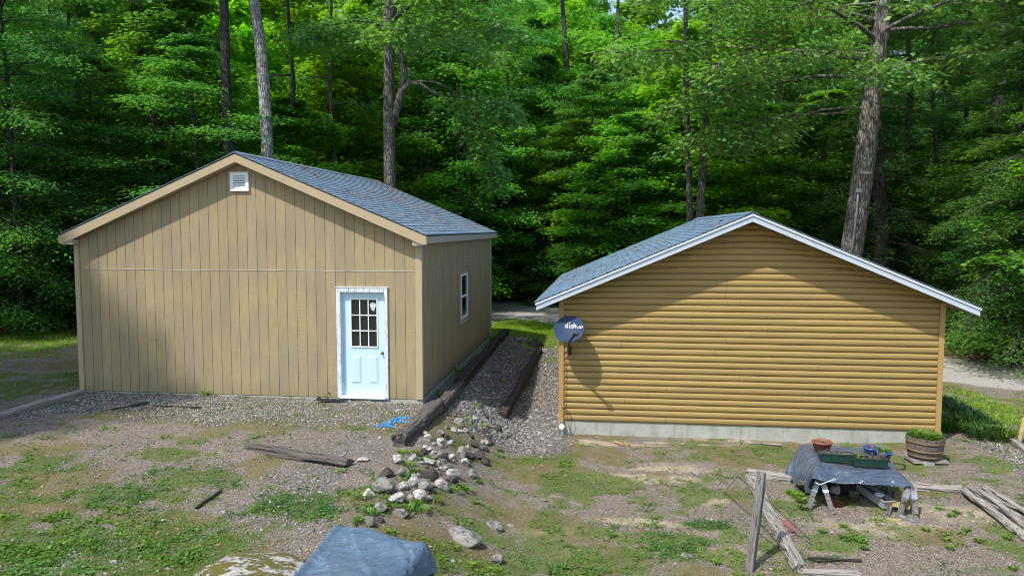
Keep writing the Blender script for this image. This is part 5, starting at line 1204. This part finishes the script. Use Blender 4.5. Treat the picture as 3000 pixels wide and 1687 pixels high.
trunk_tree('pine_tree', [(2905, 520), (2915, 400), (2925, 300), (2935, 200)], 31, [36, 34, 32, 30], M['bark_oak'], M['lf_hem'], 'pale brown trunk showing between hemlocks near the right frame edge', seed=28, z0=8.5, nl=30, R_=3.4, leafL=.13, leafW=.26, needle=True, spread=.36, planar=.06, nlf=22, barelow=6)
trunk_tree('hemlock_tree', [(2585, 850), (2580, 650), (2572, 450), (2565, 300)], 29.5, [44, 42, 38, 30], M['bark_dark'], M['lf_hem'], 'dark hemlock trunk just right of the conduit oak', seed=29, z0=2.6, nl=46, R_=3.4, leafL=.13, leafW=.26, needle=True, spread=.36, planar=.06, nlf=22, barelow=10, conic=True, nsub=11, npt=4, el=(-.05, .5), droop=.5)
for k, (px, D, w, lb) in enumerate(((1340, 36, 15, 'thin dark trunk in the shade midway between garage and cabin'), (1655, 42, 20, 'dim grey trunk amid leaves above the cabin left eave'), (1815, 42, 16, 'slim shaded trunk behind the left slope of the cabin roof'), (850, 30, 16, 'thin dark branching trunk right of the pale lichened one'), (975, 32, 15, 'slender dark trunk midway along the garage roof'), (2660, 31, 20, 'dark straight trunk beyond the right slope of the cabin roof'), (2740, 33, 14, 'thin upright trunk between hemlocks right of the cabin'))):
    o = trunk_tree('maple_tree', [(px, 760), (px+(-1)**k*8, 500), (px-(-1)**k*10, 250), (px-5, 40)], D, [w, w*.9, w*.8, w*.6], M['bark_dark' if k % 2 else 'bark_mid'], M['lf_maple' if px < 2000 else 'lf_hem'], lb, seed=40+k, z0=7.5, nl=9, R_=2.6, nsub=7)
# plaque and conduit on the oak
def on_oak(px, py): return PD(px, py, 26.62)
tag(timber_mesh(.40, .02, .10, 5, .2).build('plaque', M['greywood'], loc=PD(2519, 506, 26.62), rot=(.0, 0, YAW)), 'small weathered board nailed high on the rugged oak trunk', 'sign board')
t = empty('conduit_pipe', on_oak(2494, 739), (0, 0, 0), 'pale grey conduit with a small box running up the rugged oak trunk', 'pipe'); o0 = t.location.copy()
b = MB(); b.tube([on_oak(x, y)-o0 for x, y in ((2494, 745), (2500, 700), (2507, 645), (2511, 600), (2514, 565))], .032, 8); b.build('pipe', M['grey_pl'], t)
q = on_oak(2514, 561)-o0; b = MB(); b.box(q.x-.08, q.x+.08, q.y-.06, q.y+.04, q.z-.02, q.z+.10); b.box(q.x-.09, q.x+.09, q.y-.07, q.y-.061, q.z-.03, q.z+.11); b.build('junction_box', M['grey_pl'], t)
# rows of woodland
def edge(px): return float(np.interp(px, [-500, 0, 600, 1000, 1250, 1450, 1750, 2200, 2500, 2750, 2930, 3050, 3500], [26, 27.5, 28, 29.5, 33, 38.5, 37, 34, 32.5, 31, 27, 24, 22]))
def kind_at(px, row):
    r = rt_.random()
    if px < 250: return 'beech' if r < .55 else ('hemlock' if r < .9 else 'maple')
    if px < 620: return ('beech' if r < .75 else 'maple') if row < 2 else ('bright' if r < .5 else 'maple')
    if px < 1150: return ('maple' if r < .7 else 'beech') if row < 1 else ('bright' if r < .62 else 'maple')
    if px < 1650: return 'maple' if r < .5 else ('beech' if r < .8 else 'oak')
    if px < 2150: return ('bright' if r < .6 else 'maple')
    if px < 2500: return 'hemlock' if r < .25 else ('oak' if r < .5 else 'maple')
    return 'hemlock' if r < .6 else ('maple' if r < .85 else 'oak')
for row, dD in enumerate((.0, 4.5, 9.5, 15, 22, 31, 42)):
    px = -450+rt_.uniform(0, 150)
    while px < 3450:
        D = edge(px)+dD+rt_.uniform(-1, 1.5); step = 3.7/D*F*(1+.12*row)
        sc = rt_.uniform(.85, 1.12)*(1+.03*row)
        ok = not (row == 0 and (1060 < px < 1660 or 380 < px < 520 or 640 < px < 820 or 1080 < px < 1200 or 2380 < px < 2600))
        kd = kind_at(px, row)
        if row <= 1 and 620 < px < 820: ok = False
        if row >= 4 and (1780 < px < 1960 or 480 < px < 560): ok = False
        if row == 0 and kd == 'oak' : kd = 'maple'
        if ok: place(kd, px, D, sc, sz=(.62, .8, .98, 1.15, 1.3, 1.4, 1.5)[row])
        px += step*rt_.uniform(.8, 1.2)
for k in range(46):
    px = rt_.uniform(-150, 3150); D = edge(px)+rt_.uniform(.5, 9)
    if 1350 < px < 1650 and D < 40: D = 41
    if 2330 < px < 2700: D = 34
    place('shrub', px, D, rt_.uniform(.8, 1.6))
place('beech', 1500, 40.5, .95, 'leafy beech whose low boughs hang over the drive between the buildings', k=1)
place('maple', 1400, 38.5, .9, 'mid green maple reaching low beside the far edge of the drive', k=1, sz=.7)
place('beech', 1700, 36.5, .9, 'low spreading dark tree behind the cabin left eave', k=0, sz=.7)
place('maple', 1850, 33.5, .9, 'bushy maple close behind the left slope of the cabin roof', k=2, sz=.65)
place('maple', 1335, 35.0, .8, 'bushy maple with low leaves just right of the garage back corner', k=0)
place('hemlock', 2965, 24.5, .8, 'nearest hemlock hanging over the gravel drive at the right edge', k=0)
place('hemlock', 3040, 22.5, .9, 'hemlock with pale drooping tips, partly outside the right frame edge', k=2)
place('beech', 60, 26.0, .9, 'nearest beech with sagging boughs at the left frame edge', k=0)
place('beech', -90, 24.5, .95, 'beech partly outside the left frame edge', k=2)
# trees left of the viewer that throw the soft shade over the left of the garage and yard
for x, y, kd, sc, lb in SHADE:
    c0 = len(used); k = 0; pr = PRO[kd][k]
    o = dup(pr, (x, y, float(zg(x, y))), 1.3*x, (sc, sc, sc), lb); o['category'] = 'tree'
    if 'group' in o.keys(): del o['group']
# unused prototypes leave the scene
for kd in PRO:
    for k, pr in enumerate(PRO[kd]):
        if (kd, k) not in used:
            for ch in list(pr.children): bpy.data.objects.remove(ch)
            bpy.data.objects.remove(pr)

# ------------------------------------------------------------------ ground cover
def blocked(x, y):
    return ((x > GX-GW-.02) & (x < GX+.04) & (y > GY-.03) & (y < GY+GL+.05)) | ((x > CX-.04) & (x < CX+CW+.06) & (y > CY-.05) & (y < CY+CL+.05))
def sample(n, wfun, seed, ymin=7.0, ymax=27):
    rs = np.random.RandomState(seed); ox, oy = [], []; tot = 0
    while tot < n:
        m = 60000; u = rs.rand(m)*3300-150; D = ymin*(ymax/ymin)**(rs.rand(m)); X = (u-1500)/F*D; x = X*c_-D*s_; y = X*s_+D*c_
        w = wfun(x, y); keep = (rs.rand(m) < w) & ~blocked(x, y); ox.append(x[keep]); oy.append(y[keep]); tot += keep.sum()
        if keep.sum() == 0: break
    x = np.concatenate(ox)[:n]; y = np.concatenate(oy)[:n]; return x, y, rs
def blades(name, n, per, wfun, h, wid, mat, seed, label, cat, spread=.03, ymax=27, flat=.5):
    x, y, rs = sample(n, wfun, seed, ymax=ymax); x = np.repeat(x, per)+rs.randn(n*per)*spread; y = np.repeat(y, per)+rs.randn(n*per)*spread; m = n*per
    z = zg(x, y)-.004; a = rs.rand(m)*6.28; hh = h*(.35+.9*rs.rand(m)); l = hh*flat*(.3+rs.rand(m)*1.4); w = wid*(.6+.8*rs.rand(m))
    V = np.stack([np.stack([x-np.sin(a)*w, y+np.cos(a)*w, z], 1), np.stack([x+np.sin(a)*w, y-np.cos(a)*w, z], 1), np.stack([x+l*np.cos(a), y+l*np.sin(a), z+hh*(1-.35*(l/hh).clip(0, 1))], 1)], 1).reshape(-1, 3)
    o = npmesh(name, V, np.arange(3*m).reshape(m, 3), mat, rs.rand(m)); tag(o, label, cat, kind='stuff')
def gw(x, y): g_, s1, g2, r1, l1, m1 = zones(x, y); return np.clip(g_*1.3-.12, 0, 1)
def thin(x, y): g_, s1, g2, r1, l1, m1 = zones(x, y); return np.clip(.10+g_*.5+m1*.25-r1-s1*.3, 0, 1)
def thin2(x, y): g_, s1, g2, r1, l1, m1 = zones(x, y); return np.clip(g_*.9+.12+m1*.35-r1-s1*.25-l1, 0, 1)*(.35+.65*sst((x+3.6)/.8))
LUSH = [(100, 1640, 2.0, .9, 1.1), (400, 1600, 1.2, .7, 1.0), (650, 1640, .6, .3, .4), (120, 1540, 1.5, .5, .6)]
DARKW = [(850, 1480, .6, .45, 1.), (1980, 1600, .5, .38, 1.15), (2080, 1540, .45, .2, 1.1), (330, 1470, 1.2, .35, .5), (620, 1370, .5, .2, .5), (1240, 1420, .3, .3, .5), (1060, 1380, .2, .3, .5)]
def w_l(x, y): n = fbm(x*3+9, y*3); return np.clip(patch(x, y, LUSH)*.9-.35+(n-.5)*2.6, 0, 1)
def w_d(x, y): n = fbm(x*3+19, y*3); return np.clip(patch(x, y, DARKW)*1.1-.4+(n-.5)*2.4, 0, 1)
def far_g(x, y): return gw(x, y)*(y > 17.5)*np.where(x > 5, .1, np.where(x < -4, .12, 1.))
M['thatch'] = leaf_mat('olive_thatch', (.10, .15, .03), (.17, .20, .05), (.20, .17, .05), .3)
blades('grass', 14000, 6, gw, .045, .0035, M['grass'], 1, 'short patchy green grass across the yard', 'grass')
M['fargrass'] = leaf_mat('bright_verge_grass', (.18, .34, .02), (.28, .42, .03), (.22, .36, .02), .35)
blades('grass', 11000, 6, far_g, .08, .007, M['fargrass'], 2, 'brighter grass beside the drive behind the buildings', 'grass', ymax=32)
blades('moss_thatch', 30000, 5, thin2, .028, .0028, M['thatch'], 4, 'olive moss and thin grass over the bare yard', 'grass', spread=.05, flat=1.)
blades('dry_grass', 12000, 5, thin, .03, .002, M['drygrass'], 3, 'sparse dry grass and thatch over the bare ground', 'grass', spread=.04, flat=1.6)
def leaflets(name, n, per, wfun, L, wr_, mat, seed, label, hgt=.05, spread=.05):
    x, y, rs = sample(n, wfun, seed); m = n*per; k = np.repeat(np.arange(n), per); a = rs.rand(m)*6.28; r = spread*np.sqrt(rs.rand(m)); X_ = x[k]+r*np.cos(a); Y_ = y[k]+r*np.sin(a)
    Z_ = zg(X_, Y_)+hgt*(1-r/spread)*rs.rand(m)+.004; d = unit(np.stack([np.cos(a), np.sin(a), rs.randn(m)*.25+.15], 1)); nn = unit(np.stack([rs.randn(m)*.4, rs.randn(m)*.4, np.ones(m)], 1)); LL = L*(.5+rs.rand(m))
    V = leaves(np.stack([X_, Y_, Z_], 1), d, nn, LL, LL*wr_); o = npmesh(name, V, np.arange(4*m).reshape(m, 4), mat, rs.rand(m)); tag(o, label, 'weeds', kind='stuff')
leaflets('ground_cover', 3000, 7, w_l, .04, .7, M['weed'], 5, 'bright broad leaved ground cover in the left foreground')
leaflets('ground_cover', 1700, 8, w_d, .035, .45, M['weedblue'], 6, 'dark green low weeds in dense patches')
leaflets('ground_cover', 2600, 6, lambda x, y: np.clip(gw(x, y)*.5, 0, 1), .035, .6, M['weed'], 7, 'scattered small broad leaved weeds over the yard', spread=.035, hgt=.02)
def pebbles(name, n, wfun, size, mat, seed, label, cat='gravel'):
    x, y, rs = sample(n, wfun, seed, ymax=30); z = zg(x, y); s = size*np.exp(rs.randn(n)*.4)
    base = np.array([[1, 0, 0], [0, 1, 0], [-1, 0, 0], [0, -1, 0], [0, 0, 1], [0, 0, -1]], float); Fo = np.array([[0, 1, 4], [1, 2, 4], [2, 3, 4], [3, 0, 4], [1, 0, 5], [2, 1, 5], [3, 2, 5], [0, 3, 5]])
    V = base[None]*s[:, None, None]*(np.array([1, .8, .55])*(.7+.6*rs.rand(n, 1, 3)))*(.8+.4*rs.rand(n, 6, 1)); a = rs.rand(n)*6.28; t1 = rs.randn(n)*.4
    ca, sa = np.cos(a)[:, None], np.sin(a)[:, None]; vx = V[..., 0]*ca-V[..., 1]*sa; vy = V[..., 0]*sa+V[..., 1]*ca; vz = V[..., 2]+vx*np.sin(t1)[:, None]*.4
    V = np.stack([vx+x[:, None], vy+y[:, None], vz+(z+s*.2)[:, None]], -1).reshape(-1, 3); Fq = (Fo[None]+(np.arange(n)*6)[:, None, None]).reshape(-1, 3)
    o = npmesh(name, V, Fq, mat, np.repeat(rs.rand(n), 8)); tag(o, label, cat, kind='stuff')
t = NT('gravel_stone', .85, .2); r = t.attr('rnd'); t.color(t.mix(t.noise(t.pos, 80, 3), t.ramp(r, [(0, (.045, .04, .038)), (.4, (.13, .12, .11)), (.75, (.27, .25, .235)), (1, (.60, .58, .56))]), (.3, .28, .26))); M['gravel'] = t.m
t = NT('slope_stone', .85, .2); r = t.attr('rnd'); t.color(t.mix(t.noise(t.pos, 80, 3), t.ramp(r, [(0, (.035, .032, .03)), (.45, (.11, .10, .092)), (.8, (.24, .225, .205)), (1, (.58, .56, .53))]), (.17, .155, .14))); M['gravel2'] = t.m
def w_g(x, y): z_ = zones(x, y); return np.clip((z_[2]-.35)*1.6, 0, 1)*(1-z_[3])*(1-z_[4])
def w_s(x, y): return np.clip(sst((x+3.2)/.3)*sst((-.5-x)/.8)*sst((y-14.2)/1.4)*sst((26-y)/2), 0, 1)
def w_a(x, y): z_ = zones(x, y); return np.clip(.5-z_[0]*.3, .05, 1)*(1-z_[4]*.7)
pebbles('gravel', 42000, w_g, .013, M['gravel'], 11, 'crushed grey gravel in front of the garage')
pebbles('gravel', 26000, w_s, .022, M['gravel2'], 12, 'coarse pale crushed stone on the slope between the buildings')
pebbles('gravel', 7000, w_a, .012, M['gravel'], 13, 'small loose stones over the yard')
t = NT('brown_leaf', .8, .2); r = t.attr('rnd'); t.color(t.ramp(r, [(0, (.10, .055, .03)), (.5, (.24, .13, .06)), (1, (.40, .26, .14))])); M['brownleaf'] = t.m
def litter(name, n, wfun, L, seed, label, ymax=34):
    x, y, rs = sample(n, wfun, seed, ymax=ymax); a = rs.rand(n)*6.28; d = unit(np.stack([np.cos(a), np.sin(a), rs.randn(n)*.2], 1)); nn = unit(np.stack([rs.randn(n)*.4, rs.randn(n)*.4, np.ones(n)], 1)); LL = L*(.5+rs.rand(n))
    V = leaves(np.stack([x, y, zg(x, y)+.012], 1), d, nn, LL, LL*.55); o = npmesh(name, V, np.arange(4*n).reshape(n, 4), M['brownleaf'], rs.rand(n)); tag(o, label, 'leaf litter', kind='stuff')
litter('fallen_leaves', 1500, lambda x, y: .5*(y < 18)*np.ones_like(x), .045, 21, 'scattered brown leaves and chips over the yard')
litter('leaf_litter', 14000, lambda x, y: zones(x, y)[4], .09, 22, 'brown leaf litter on the forest floor')
# single weeds one could count
def weed(px, py, h, label, group=None, n=26, wd=.012, R_=.03, mat='weed', spread=1.3, seed=0):
    e = empty('weed', G(px, py, -.005), (0, 0, 0), label, 'weed', group); tuft(e, n, R_, h, 0, seed+int(px), M[mat], wid=wd, spread=spread); return e
for px, py in ((2752, 1492), (2803, 1503), (2790, 1514), (2950, 1580), (2772, 1583), (2865, 1586), (2782, 1606), (2533, 1608), (2525, 1590), (2470, 1542), (2410, 1560), (2470, 1575), (2712, 1555), (2830, 1555), (2968, 1668), (2100, 1650), (1795, 1572), (1395, 1475), (1405, 1415), (1465, 1320), (1468, 1338), (1380, 1655), (1340, 1610), (1620, 1680), (1660, 1665)):
    weed(px, py, .07, 'low rosette weed with bright leaves on the bare yard', 'rosette weeds on bare ground', seed=3)
for px, py in ((1400, 1190), (1430, 1150), (1370, 1230), (1445, 1090), (1500, 1060), (1350, 1170), (1420, 1250), (1470, 1120)): weed(px, py, .09, 'small green weed on the gravel slope between the ties', 'weeds on the gravel slope', n=30, R_=.06, wd=.010)
for px, py in ((2335, 1455), (2350, 1470), (2358, 1490), (2320, 1445)): weed(px, py, .08, 'leafy weed growing at the left end of the covered table', 'weeds by the covered table', n=60, R_=.07, wd=.016)
for px, py, h in ((1345, 1112, .42), (1392, 1062, .22), (1290, 1165, .15), (985, 1165, .38), (965, 1168, .2), (1445, 1010, .4), (600, 1162, .15), (490, 1150, .12)):
    weed(px, py, h, 'thin upright weed against the foot of the garage wall', 'weeds along the garage foundation', n=40, R_=.06, wd=.010, spread=.5)
for px, py in ((1225, 1330, ), (1200, 1365), (1215, 1385), (1190, 1400), (1245, 1350), (1180, 1330), (1370, 1440), (1350, 1430), (1330, 1440), (1060, 1460), (1100, 1440), (1050, 1530), (1080, 1505), (1225, 1475), (1240, 1495), (1200, 1490), (1280, 1470)):
    weed(px, py, .10, 'small bright weed between the piled stones', 'weeds in the stone pile', n=46, R_=.06, wd=.010)
for k, (px, py) in enumerate(((2765, 1240), (2785, 1225), (2800, 1250), (2825, 1262), (2790, 1205), (2850, 1245), (2845, 1270), (2880, 1262), (2905, 1278), (2770, 1190), (2830, 1225), (2870, 1285), (2930, 1290), (2762, 1262), (2775, 1260))):
    e = empty('lily_clump', G(px, py, -.02), (0, 0, 0), 'clump of arching lily leaves in the bed right of the cabin', 'plant', 'lily clumps beside the cabin'); tuft(e, 170, .2, .36, 0, 50+k, M['weedblue'] if k % 3 else M['weed'], wid=.015, spread=.8)
